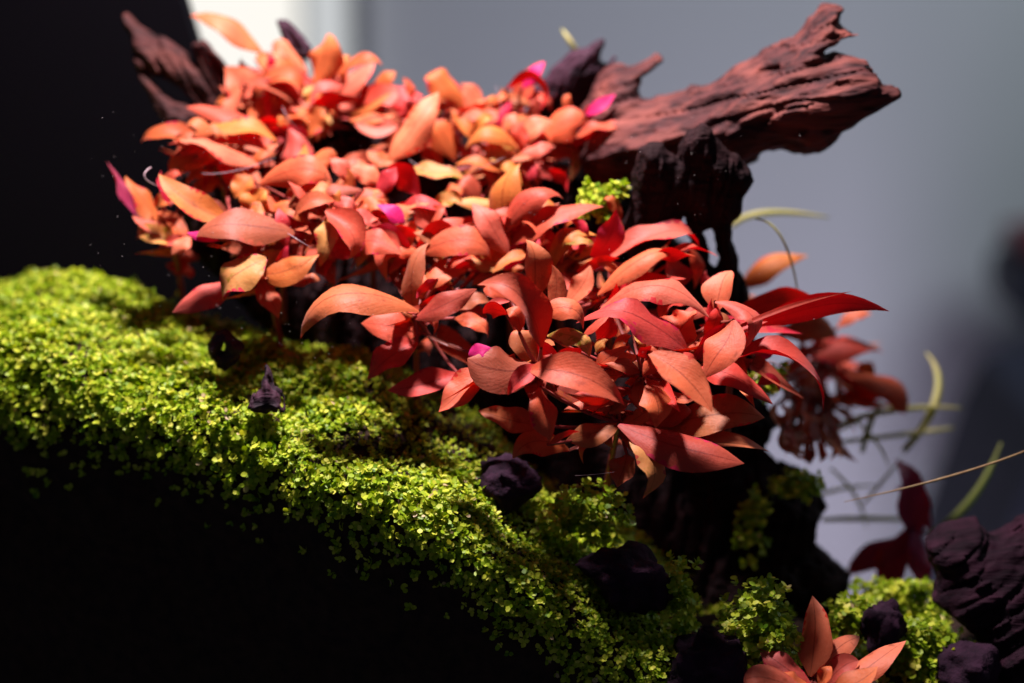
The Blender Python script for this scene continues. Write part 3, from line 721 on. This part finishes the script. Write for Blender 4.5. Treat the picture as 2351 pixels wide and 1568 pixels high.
leaf('I', '4', (2150, 380), (2230, 260), (2300, 180), 140, 'K', z=0)
leaf('H', '4', (2050, 650), (2120, 560), (2180, 500), 110, 'P', z=-2)
leaf('I', '4', (2349, 600), (2280, 530), (2150, 440), 120, 'M', u=True, z=-8)
leaf('E', '4', (1400, 830), (1150, 800), (850, 790), 170, 'B', z=6)
leaf('G', '4', (1300, 880), (1130, 800), (900, 860), 150, 'B', z=14)
# --- middle
leaf('N', '5', (1130, 840), (1010, 630), (868, 395), 195, 'P', z=-14, rat=.86)
leaf('O', '5', (455, 870), (790, 745), (1115, 875), 225, 'S', z=-8)
leaf('O', '5', (470, 860), (610, 690), (795, 550), 180, 'S', z=0)
leaf('R', '5', (400, 1310), (365, 1030), (465, 720), 160, 'B', z=8)
leaf('N', '5', (1215, 770), (1480, 560), (1910, 490), 165, 'S', z=-10, sh=.35)
leaf('P', '5', (1150, 660), (1320, 410), (1600, 285), 200, 'S', z=-12, cup=.35)
leaf('P', '5', (1430, 260), (1550, 225), (1640, 350), 105, 'C', u=True, z=-4)
leaf('P', '5', (1150, 660), (1090, 380), (1210, 90), 265, 'O', z=-4, cup=.35)
leaf('Q', '5', (1530, 970), (1600, 720), (1860, 720), 140, 'O', z=-8)
leaf('Q', '5', (1625, 785), (1740, 755), (1875, 792), 55, 'Y', z=-12)
leaf('Q', '5', (1820, 860), (1950, 730), (1990, 510), 200, 'C', u=True, z=-4)
leaf('Q', '5', (2035, 590), (1995, 440), (1885, 380), 95, 'O', z=6)
leaf('R', '5', (780, 1010), (570, 1040), (383, 1202), 115, 'S', z=-4, zt=-10)
leaf('R', '5', (560, 1080), (470, 1130), (388, 1200), 75, 'C', u=True, z=-16)
leaf('R', '5', (990, 940), (830, 950), (735, 1090), 85, 'Y', z=2)
leaf('O', '5', (1060, 970), (800, 910), (560, 960), 130, 'K', z=2)
leaf('S', '5', (1350, 1200), (1365, 950), (1340, 707), 210, 'R', z=-6, zt=2, rat=.8)
leaf('S', '5', (1370, 1570), (1265, 1220), (903, 983), 225, 'R', z=-12, zt=-6, rat=.7, sh=.35)
leaf('N', '5', (1265, 900), (1160, 935), (1085, 975), 75, 'M', u=True, z=-8)
leaf('N', '5', (1125, 910), (1165, 840), (1220, 775), 60, 'C', u=True, z=-6)
leaf('S', '5', (1130, 1215), (1020, 1150), (935, 1110), 115, 'S', z=2)
leaf('S', '5', (1120, 1350), (1020, 1300), (940, 1345), 115, 'C', u=True, z=-8, rat=.8)
leaf('S', '5', (1140, 1250), (1040, 1255), (955, 1295), 55, 'P', z=-8)
leaf('S', '5', (1225, 1480), (1215, 1350), (1115, 1285), 130, 'K', z=-16)
leaf('V', '5', (1420, 1370), (1620, 1290), (1840, 1435), 175, 'S', z=-8, zt=-4)
leaf('R', '5', (420, 1370), (650, 1260), (890, 1150), 175, 'R', z=-2)
leaf('R', '5', (740, 1390), (890, 1410), (1035, 1495), 125, 'S', z=-2)
leaf('V', '5', (1480, 1300), (1530, 1130), (1500, 950), 140, 'R', z=0)
leaf('V', '5', (1620, 1240), (1740, 1110), (1800, 955), 160, 'P', z=0)
leaf('O', '5', (40, 860), (180, 770), (370, 850), 150, 'S', z=-10)
leaf('O', '5', (500, 620), (560, 540), (640, 480), 110, 'S', z=0)
leaf('O', '5', (560, 660), (480, 560), (420, 420), 140, 'P', z=0)
leaf('M', '5', (560, 480), (680, 420), (810, 420), 110, 'Y', z=-2)
leaf('P', '5', (780, 340), (700, 360), (620, 400), 110, 'O', z=2)
leaf('M', '5', (900, 420), (830, 300), (720, 250), 140, 'R', z=4)
leaf('P', '5', (1240, 300), (1330, 180), (1400, 60), 130, 'P', z=4)
leaf('Q', '5', (1620, 640), (1660, 560), (1760, 540), 80, 'O', z=0)
leaf('N', '5', (1240, 720), (1350, 590), (1560, 480), 150, 'R', z=4)
leaf('Q', '5', (1400, 900), (1450, 800), (1540, 760), 110, 'K', z=2)
leaf('S', '5', (1120, 1130), (980, 1060), (830, 1110), 140, 'R', z=10)
leaf('R', '5', (720, 1310), (850, 1230), (1000, 1250), 130, 'B', z=6)
leaf('N', '5', (1130, 860), (1230, 830), (1290, 880), 120, 'P', z=0)
# --- right
leaf('V', '6', (255, 880), (600, 690), (985, 650), 155, 'P', z=8, zt=6)
leaf('V', '6', (145, 1165), (440, 900), (720, 830), 150, 'S', z=-2, zt=4)
leaf('V', '6', (700, 850), (890, 815), (1062, 895), 45, 'S', z=0)
leaf('V', '6', (490, 930), (690, 855), (890, 915), 85, 'C', u=True, z=0)
leaf('V', '6', (840, 850), (915, 980), (875, 1150), 115, 'K', z=0, zt=4)
leaf('V', '6', (740, 1130), (730, 1010), (660, 900), 200, 'R', z=10)
leaf('W', '6', (1060, 1300), (1085, 1130), (1150, 950), 240, 'P', z=4, zt=10, rat=.9, sh=.5)
leaf('V', '6', (185, 1310), (600, 1110), (965, 1395), 175, 'P', z=-16, zt=-8, cup=.35)
leaf('V', '8', (1650, 455), (1340, 200), (820, 18), 225, 'S', z=-6, zt=-2)
leaf('X', '6', (1390, 1440), (1880, 1275), (2352, 1250), 180, 'C', u=True, z=-10, zt=-2, rat=.85, roll=0, cup=.1, wave=.05)
leaf('X', '6', (1175, 1500), (1600, 1300), (2150, 1165), 38, 'S', z=-4, zt=2, rat=.95, wave=.02)
leaf('X', '6', (1255, 1320), (1560, 1220), (1880, 1195), 175, 'C', u=True, z=14, zt=4, rat=.75)
leaf('W', '8', (1945, 105), (2230, 190), (2212, 485), 135, 'P', z=-8, cup=.35)
leaf('W', '8', (1860, 380), (1920, 240), (1960, 100), 120, 'C', u=True, z=-2)
leaf('W', '8', (2050, 250), (1985, 430), (1778, 622), 275, 'S', z=-14, rat=.86, sh=.5, cup=.15, wave=.05)
leaf('W', '8', (1750, 530), (1890, 380), (1990, 255), 130, 'C', u=True, z=-6)
leaf('Z', '6', (1280, 1140), (1470, 960), (1785, 890), 180, 'O', z=12, zt=0)
leaf('X', '9', (0, 865), (440, 790), (938, 1105), 115, 'S', z=-8, zt=-6)
leaf('X', '8', (1820, 640), (2060, 660), (2400, 900), 180, 'K', z=-14, zt=-10)
leaf('Y', '9', (420, 640), (650, 560), (900, 650), 200, 'R', z=14)
leaf('Y', '9', (540, 740), (900, 720), (1225, 635), 170, 'S', z=2)
leaf('Y', '9', (880, 930), (1270, 1050), (1475, 1310), 150, 'S', z=-6)
leaf('Y', '9', (880, 950), (1050, 1060), (1270, 1140), 150, 'C', u=True, z=2)
leaf('Y', '9', (1030, 1010), (1080, 920), (1130, 860), 140, 'Y', z=8, sh=.5, rat=.9)
leaf('Y', '9', (520, 950), (620, 980), (660, 1070), 150, 'S', z=-10)
leaf('Y', '9', (220, 1040), (320, 1000), (410, 1060), 90, 'C', u=True, z=-30)
leaf('Y', '9', (700, 1130), (950, 1150), (1290, 1190), 100, 'O', z=8)
leaf('Y', '9', (560, 880), (800, 900), (1040, 860), 160, 'R', z=12)
leaf('Y', '9', (800, 1230), (900, 1270), (1060, 1400), 60, 'B', z=10)
leaf('X', '9', (200, 800), (290, 760), (380, 650), 90, 'M', u=True, z=0)
# --- front
leaf('S', '8', (488, 640), (830, 660), (1245, 885), 265, 'S', z=-12, zt=-10, rat=.86, wave=.08)
leaf('T', '8', (1425, 515), (1690, 680), (1882, 965), 245, 'S', z=-10)
leaf('T', '8', (1370, 770), (1470, 900), (1440, 1095), 235, 'O', z=-8, rat=.86)
leaf('U', '8', (530, 790), (570, 980), (625, 1185), 205, 'O', z=-16, cup=.4, rat=.8)
leaf('U', '8', (600, 1210), (700, 1140), (802, 1080), 52, 'C', u=True, z=-30)
leaf('U', '8', (530, 1060), (260, 1015), (32, 922), 180, 'R', z=-8, zt=-6)
leaf('U', 'F', (1440, 1000), (1500, 1060), (1490, 1153), 62, 'Y', z=-8)
leaf('U', '8', (1210, 1320), (1180, 1430), (1118, 1555), 200, 'B', z=-2)
leaf('U', '8', (1225, 1080), (1700, 1250), (2180, 1330), 280, 'R', z=-6, zt=-14, rat=.8)
leaf('U', '8', (1500, 1080), (1950, 970), (2340, 990), 280, 'B', z=2, zt=-10, rat=.8)
leaf('U', '8', (1560, 1120), (2000, 1200), (2345, 1170), 170, 'B', z=4, zt=-4)
leaf('U', '8', (1180, 1065), (1300, 1000), (1410, 920), 140, 'R', z=0)
leaf('U', '8', (1130, 1060), (930, 1130), (720, 1190), 180, 'B', z=0)
leaf('U', '8', (720, 1270), (480, 1190), (298, 1335), 200, 'O', z=0, zt=-12)
leaf('T', '8', (605, 360), (820, 360), (965, 525), 135, 'Y', z=-6)
leaf('T', '8', (975, 480), (1000, 410), (1065, 383), 85, 'Y', z=-2)
leaf('T', '8', (620, 520), (740, 510), (860, 440), 130, 'C', u=True, z=2, rat=.8)
leaf('T', '8', (940, 580), (870, 530), (790, 500), 120, 'R', z=-6)
leaf('T', '8', (980, 600), (1080, 510), (1240, 445), 115, 'O', z=-6)
leaf('T', '8', (1340, 650), (1400, 540), (1385, 425), 140, 'O', z=-6, cup=.7)
leaf('T', '8', (1310, 500), (1355, 475), (1400, 425), 90, 'C', u=True, z=-9)
leaf('T', '8', (1025, 660), (1110, 665), (1190, 640), 100, 'O', z=-4)
leaf('T', '8', (990, 370), (1070, 270), (1105, 170), 170, 'C', u=True, z=0, rat=.8)
leaf('T', '8', (1130, 175), (1165, 270), (1255, 290), 150, 'O', z=-8)
leaf('T', '8', (880, 335), (980, 250), (1090, 170), 62, 'S', z=-6)
leaf('W', '8', (1560, 410), (1660, 260), (1760, 130), 290, 'K', z=8, rat=.8)
leaf('T', '8', (1265, 320), (1335, 400), (1310, 465), 75, 'Y', z=-6)
leaf('W', '8', (1610, 500), (1700, 560), (1795, 645), 115, 'K', z=-6)
leaf('U', '8', (1470, 1060), (1620, 950), (1740, 880), 170, 'R', z=0)
leaf('S', '7', (1280, 310), (1080, 265), (828, 228), 230, 'S', z=6, rat=.86)
leaf('R', '7', (1265, 420), (1080, 510), (882, 695), 205, 'S', z=0)
leaf('R', '7', (1580, 660), (1330, 735), (1055, 790), 190, 'K', z=0)
leaf('S', '7', (1790, 620), (1660, 770), (1467, 963), 230, 'S', z=-6)
leaf('S', '7', (2250, 590), (1960, 620), (1705, 520), 330, 'B', z=2, zt=-8, rat=.88, sh=.55)
leaf('S', '7', (1890, 465), (1780, 470), (1700, 550), 120, 'M', u=True, z=-14, zt=0, rat=.9, sh=.6)
leaf('S', '7', (2262, 595), (2130, 690), (1992, 808), 135, 'K', z=-10)
leaf('T', '8', (1170, 560), (1270, 620), (1400, 590), 130, 'B', z=6)
leaf('T', '8', (1300, 640), (1200, 580), (1040, 580), 120, 'R', z=4)
leaf('S', '8', (500, 590), (570, 540), (610, 480), 70, 'K', z=-4)
leaf('S', '8', (490, 590), (400, 380), (330, 250), 210, 'B', z=6)
leaf('U', '8', (1080, 960), (1160, 900), (1200, 850), 100, 'B', z=2)
leaf('U', '8', (1160, 1080), (1250, 1180), (1300, 1300), 110, 'B', z=6)
leaf('W', '8', (2050, 320), (2150, 290), (2340, 200), 80, 'S', z=4)
leaf('W', '8', (2280, 520), (2200, 560), (2050, 590), 60, 'P', z=2)
# --- bottom right
leaf('BR', 'G', (740, 1490), (765, 1260), (775, 1028), 215, 'P', z=4, zt=20, rat=.8, roll=0)
leaf('BR', 'G', (820, 1460), (920, 1340), (1118, 1212), 135, 'P', z=4, zt=18)
leaf('BR', 'G', (980, 1560), (1170, 1420), (1355, 1282), 165, 'P', z=-4, zt=14)
leaf('BR', 'G', (720, 1560), (560, 1450), (410, 1338), 165, 'P', z=-4, zt=14)
leaf('BR', 'G', (700, 1640), (450, 1530), (275, 1560), 170, 'P', z=-10)
leaf('BR', 'G', (850, 1570), (950, 1460), (1065, 1420), 140, 'P', z=2)
leaf('BR', 'G', (800, 1580), (840, 1510), (860, 1440), 90, 'S', z=-6)
leaf('BR', 'G', (780, 1640), (640, 1570), (560, 1460), 190, 'S', z=-8)
leaf('BR', 'G', (900, 1640), (1040, 1560), (1180, 1480), 180, 'S', z=-8)
leaf('PU', 'G', (1420, 640), (1380, 350), (1385, 95), 185, 'V', z=0, zt=6, rat=.8)
leaf('PU', 'G', (1400, 600), (1450, 800), (1470, 985), 130, 'V', z=-4)
leaf('PU', 'G', (1370, 580), (1260, 850), (1130, 1030), 190, 'V', z=0, zt=-8)
leaf('PU', 'G', (1320, 640), (1100, 760), (935, 835), 160, 'V', z=4, zt=0)
leaf('PU', 'G', (1500, 560), (1440, 420), (1330, 260), 120, 'V', z=6)

# further leaves of the same plants, filling the mound between the traced ones
AUTO = dict(A=17, B=17, C=23, D=16, E=20, F=5, G=5, H=22, I=23, J=23, K=23, L=17, M=25, N=19, O=19, P=19, Q=16, R=8, S=7, T=10, U=10, V=13, W=10, X=4, Y=8)
ra = random.Random(42)
for k, nl in AUTO.items():
    x, y, _ = PL[k]
    for i in range(nl):
        bx, by = x+ra.gauss(0, 38), y+ra.gauss(0, 26)
        an = i*2.399+ra.uniform(-.5, .5); Ln = ra.uniform(72, 132)
        dx, dy_ = math.cos(an), math.sin(an)*.75
        if dy_ < -.2: Ln *= .62 if k in 'ABJKL' else .8
        if k in 'LX' and dx > .3: Ln *= .6
        tx, ty = bx+dx*Ln, by+dy_*Ln
        bow = ra.uniform(-.30, .30)*Ln
        mx, my = (bx+tx)/2-dy_*bow, (by+ty)/2+dx*bow-ra.uniform(0, .14)*Ln
        mt = ra.choices('SOPRKYB', (30, 22, 12, 12, 7, 7, 10))[0]
        u_ = ra.random() < .13
        if u_: mt = 'C'
        leaf(k, 'F', (bx, by), (mx, my), (tx, ty), ra.uniform(.19, .31)*Ln*(1.15 if Ln < 80 else 1), mt, u=u_, z=ra.uniform(-9, 7) if k not in 'STUWXVR' else ra.uniform(4, 16))

for i in range(42):   # brown old foliage and stems tangled under the blurred plant
    bx, by = ra.uniform(1770, 1930), ra.uniform(850, 1020)
    leaf('Y', 'F', (bx, by), (bx+ra.uniform(-12, 22), by+ra.uniform(18, 40)), (bx+ra.uniform(-30, 70), by+ra.uniform(30, 80)), ra.uniform(10, 26), ra.choice('BBBOR'), z=ra.uniform(-12, 6))

# stems and inner leaves behind the traced ones (shared blade meshes)
templ = []
for i in range(6):
    V, Fc, mi, uv = leaf_geo(np.zeros(3), np.array([0, .25, .10+.02*i]), np.array([0, 1., -.06*i]), .36, .9, False, .35, .15, None, 900+i)
    # blade along +Y, face up: built with its own frame
    for code in ('S', 'R', 'O', 'K'):
        me = bpy.data.meshes.new("leaf"); me.from_pydata(V.tolist(), [], [list(map(int, f)) for f in Fc])
        me.materials.append(LM[code]); me.materials.append(LM['R' if code != 'K' else 'C']); me.polygons.foreach_set("material_index", np.array(mi, np.int32))
        me.polygons.foreach_set("use_smooth", np.ones(len(me.polygons), bool))
        ul = me.uv_layers.new(name="UVMap"); li = np.empty(len(me.loops), np.int32); me.loops.foreach_get("vertex_index", li)
        ul.data.foreach_set("uv", uv[li].astype(np.float32).ravel()); me.update(); templ.append(me)
def tube(name, pts, rad, mat, parent=None, loc=None, k=7, n=14):
    pts = np.array(pts, float)
    if len(pts) == 3:
        t = np.linspace(0, 1, n)[:, None]; c = 2*pts[1]-.5*(pts[0]+pts[2])
        P = pts[0]*(1-t)**2+c*2*t*(1-t)+pts[2]*t*t
    else: P = pts; n = len(P)
    rad = np.interp(np.linspace(0, 1, n), np.linspace(0, 1, len(rad)), rad) if hasattr(rad, '__len__') else np.full(n, rad)
    V, Fc = [], []
    for i in range(n):
        T = nrm(P[min(i+1, n-1)]-P[max(i-1, 0)]); s = nrm(np.cross(T, np.array([.2, 1, .1]))); q = np.cross(T, s)
        for j in range(k):
            a = 6.2832*j/k; V.append(P[i]+(s*math.cos(a)+q*math.sin(a))*rad[i])
    for i in range(n-1):
        for j in range(k): Fc.append((i*k+j, i*k+(j+1) % k, (i+1)*k+(j+1) % k, (i+1)*k+j))
    Fc += [tuple(range(k))[::-1], tuple(range((n-1)*k, n*k))]
    return mesh_obj(name, V, Fc, mat, parent, loc=loc)
NFILL = dict(PU=0, Z=2, BR=2, Y=4, F=2, D=5, A=4, G=2, U=4, S=5, T=6, R=3, X=3, W=5)
for k, (e, node) in plants.items():
    dn = .05 if k not in ('S', 'T', 'U') else .04
    root = node+np.array([random.uniform(-.006, .006), .022+random.uniform(0, .01), -dn])
    tube("stem", [root, (root+node)/2+np.array([0, .006, 0]), node], [.0016, .0011], M_STEM, e, loc=node)
    nf = NFILL.get(k, 9)
    for i in range(nf):
        o = bpy.data.objects.new("leaf", random.choice(templ)); COL.objects.link(o); o.parent = e
        q = random.uniform(.05, .5); o.location = (root-node)*q+np.array([0, .004, 0])
        L = random.uniform(.026, .042); o.scale = (L, L, L)
        az = i*2.4+random.uniform(-.4, .4); el = random.uniform(-.25, .6)
        o.rotation_euler = Matrix.Rotation(az, 3, 'Z').to_4x4().to_3x3().__matmul__(Matrix.Rotation(el, 3, 'X')).to_euler()

# ------------------------------------------------------------------ small moss clumps away from the carpet
CL = [  # region, px, py, rx, ry, Y, n, label, name
 ('F', 1745, 1450, 70, 95, -.03, 300, "mid green carpet clump left of the bottom right plant"),
 ('F', 2100, 1510, 75, 75, -.005, 260, "yellow green carpet clump right of the bottom right plant"),
 ('F', 1830, 1120, 50, 26, .06, 70, "small pale carpet tuft on the black root under the blurred plant"),
 ('F', 1960, 1425, 55, 40, .0, 110, "carpet tuft just behind the tip of the bottom right plant"),
 ('F', 1725, 1200, 30, 90, .055, 40, "dim carpet strand hanging down the black root"),
 ('F', 1560, 1370, 32, 80, -.02, 60, "thin carpet strand trailing beside the wide purple stone"),
 ('F', 1375, 470, 34, 36, .065, 60, "tiny bright tuft on the driftwood beside the red leaves"),
 ('F', 1412, 440, 18, 12, .065, 18, "tiniest bright tuft at the foot of the log"),
 ('F', 1340, 1190, 90, 60, .0, 170, "dim carpet tuft right of the dark stone"),
 ('F', 1760, 880, 40, 30, .05, 60, "small green tuft seen behind the right front leaves"),
 ('F', 2060, 1370, 90, 30, .04, 120, "dark green tuft below the plum leaves"),
]
for r_, x, y, rx, ry, Y, n, lab in CL:
    n = int(n*1.3)
    q = rng.normal(0, .5, (n, 3)); q = np.clip(q, -1.1, 1.1)
    c = at(x, y, Y); sc = np.array([rx*PXM, min(rx, ry)*PXM*.8, ry*PXM])
    P = c+q*sc; A = nrm(np.array([0, -.3, .8]))+q*.5+rng.normal(0, .2, (n, 3)); A /= np.linalg.norm(A, axis=1, keepdims=True)
    v, t = sprigs(P, A, np.full(n, .0031), 6)
    tag(stuff_leaves("carpet_tuft", v, t, M_MOSS), lab, "ground cover", "carpet tufts away from the main carpet", kind='stuff')

# ------------------------------------------------------------------ grass blades
def blade(name, r, b, m, t, wpx, Y, mat, parent=None, loc=None, zt=0.):
    sc = {'F': 1., 'G': .3575}.get(r, .2859)
    B, Mp, T = at(*F(r, *b), Y), at(*F(r, *m), Y+zt*.5-.004), at(*F(r, *t), Y+zt)
    w = wpx*sc*PXM*(Y-CAM[1])/DIST*.5
    return tube(name, [B, Mp, T], [w*.75, w, w, w*.8, w*.25], mat, parent, loc, k=8, n=20)
g0 = at(1900, 1260, .125)
hg = empty("hairgrass", g0, "tuft of thin olive grass blades crossing beside the black root", "aquarium grass")
for s_ in [('9', (1380, 1568), (1650, 1120), (1565, 780), 60), ('9', (820, 1370), (1300, 1240), (1850, 1220), 45), ('9', (840, 1500), (1400, 1430), (1785, 1380), 36), ('9', (1050, 1568), (1110, 1350), (1210, 1165), 46),
           ('G', (820, 520), (1150, 513), (1460, 525), 34), ('G', (940, 870), (1150, 780), (1330, 690), 36), ('G', (925, 950), (980, 945), (1045, 940), 40), ('9', (700, 1500), (1000, 1330), (1420, 1160), 26), ('G', (700, 420), (900, 330), (1180, 300), 24), ('9', (900, 1250), (1150, 1480), (1260, 1700), 22), ('G', (1080, 420), (1200, 275), (1330, 120), 20), ('G', (870, 190), (1030, 370), (1100, 575), 20)]:
    blade("blade", s_[0], s_[1], s_[2], s_[3], s_[4]*1.2, .125, M_GRASS, hg, g0, zt=random.uniform(-.02, .03))
tag(blade("grass_blade", 'G', (1510, 615), (1780, 380), (1965, 25), 52, .13, M_GREEN), "thick bright green grass blade curving up at the right", "grass blade")
tag(blade("runner", 'G', (2140, 70), (1640, 240), (960, 405), 17, .01, M_RUN), "long thin tan runner stretching in from the right edge", "runner")
tag(blade("grass_blade", '6', (1185, 640), (1450, 535), (1955, 572), 54, .15, M_GRASS), "blurred olive grass blade sticking out right of the driftwood leg", "grass blade")
tag(blade("grass_blade", '6', (1370, 585), (1610, 800), (1735, 1420), 20, .07, M_GRASS), "hair thin grass stem bending down over the orange leaf", "grass blade")
tag(blade("grass_blade", '2', (1720, 460), (1645, 340), (1575, 235), 44, .17, M_GRASS), "short olive grass blade behind the violet stump", "grass blade")
# pale root threads
RT = [('4', (1430, 700), (1540, 770), (1640, 830), 14, "short pale root thread left of the spotted cream leaf"),
      ('4', (330, 170), (280, 250), (390, 320), 26, "curled pale root thread beside the leftmost plant"),
      ('4', (740, 220), (1000, 200), (1330, 90), 16, "long pale root thread across the left plants"),
      ('9', (90, 900), (310, 850), (480, 970), 24, "pale root thread arching under the right front leaves"),
      ('9', (330, 1140), (450, 1020), (620, 960), 26, "pale root thread rising behind the right front leaves"),
      ('5', (350, 110), (450, 170), (560, 200), 8, "fine yellow thread over the middle leaves"),
      ('5', (890, 190), (1050, 120), (1120, 80), 8, "fine straight yellow thread above the orange upright leaf"),
      ('8', (800, 1470), (960, 1460), (1120, 1440), 8, "fine pale thread under the lowest front plant"),
      ('2', (1045, 690), (1110, 920), (1210, 1130), 7, "hair fine thread hanging in front of the top leaves"),
      ('1', (1390, 860), (1440, 960), (1560, 1100), 9, "fine white thread among the upper left leaves")]
for r_, b_, m_, t_, w_, lab in RT:
    Y = depth(*F(r_, *m_))-.02
    tag(blade("root_thread", r_, b_, m_, t_, w_*.55, Y, M_ROOT), lab, "root thread")
# drifting specks in the water
n = 260
V = []; Fc = []
oct_ = np.array([(1, 0, 0), (-1, 0, 0), (0, 1, 0), (0, -1, 0), (0, 0, 1), (0, 0, -1)], float)
of = [(0, 2, 4), (2, 1, 4), (1, 3, 4), (3, 0, 4), (2, 0, 5), (1, 2, 5), (3, 1, 5), (0, 3, 5)]
for i in range(n):
    c = at(random.uniform(200, 1900) if random.random() < .6 else random.uniform(250, 900), random.uniform(250, 850), random.uniform(-.05, -.01))
    V += (oct_*random.uniform(.00005, .00015)+c).tolist(); Fc += [tuple(x+6*i for x in f) for f in of]
tag(mesh_obj("specks", V, Fc, M_SPECK), "tiny pale specks drifting in the water before the plants", "specks", kind='stuff')
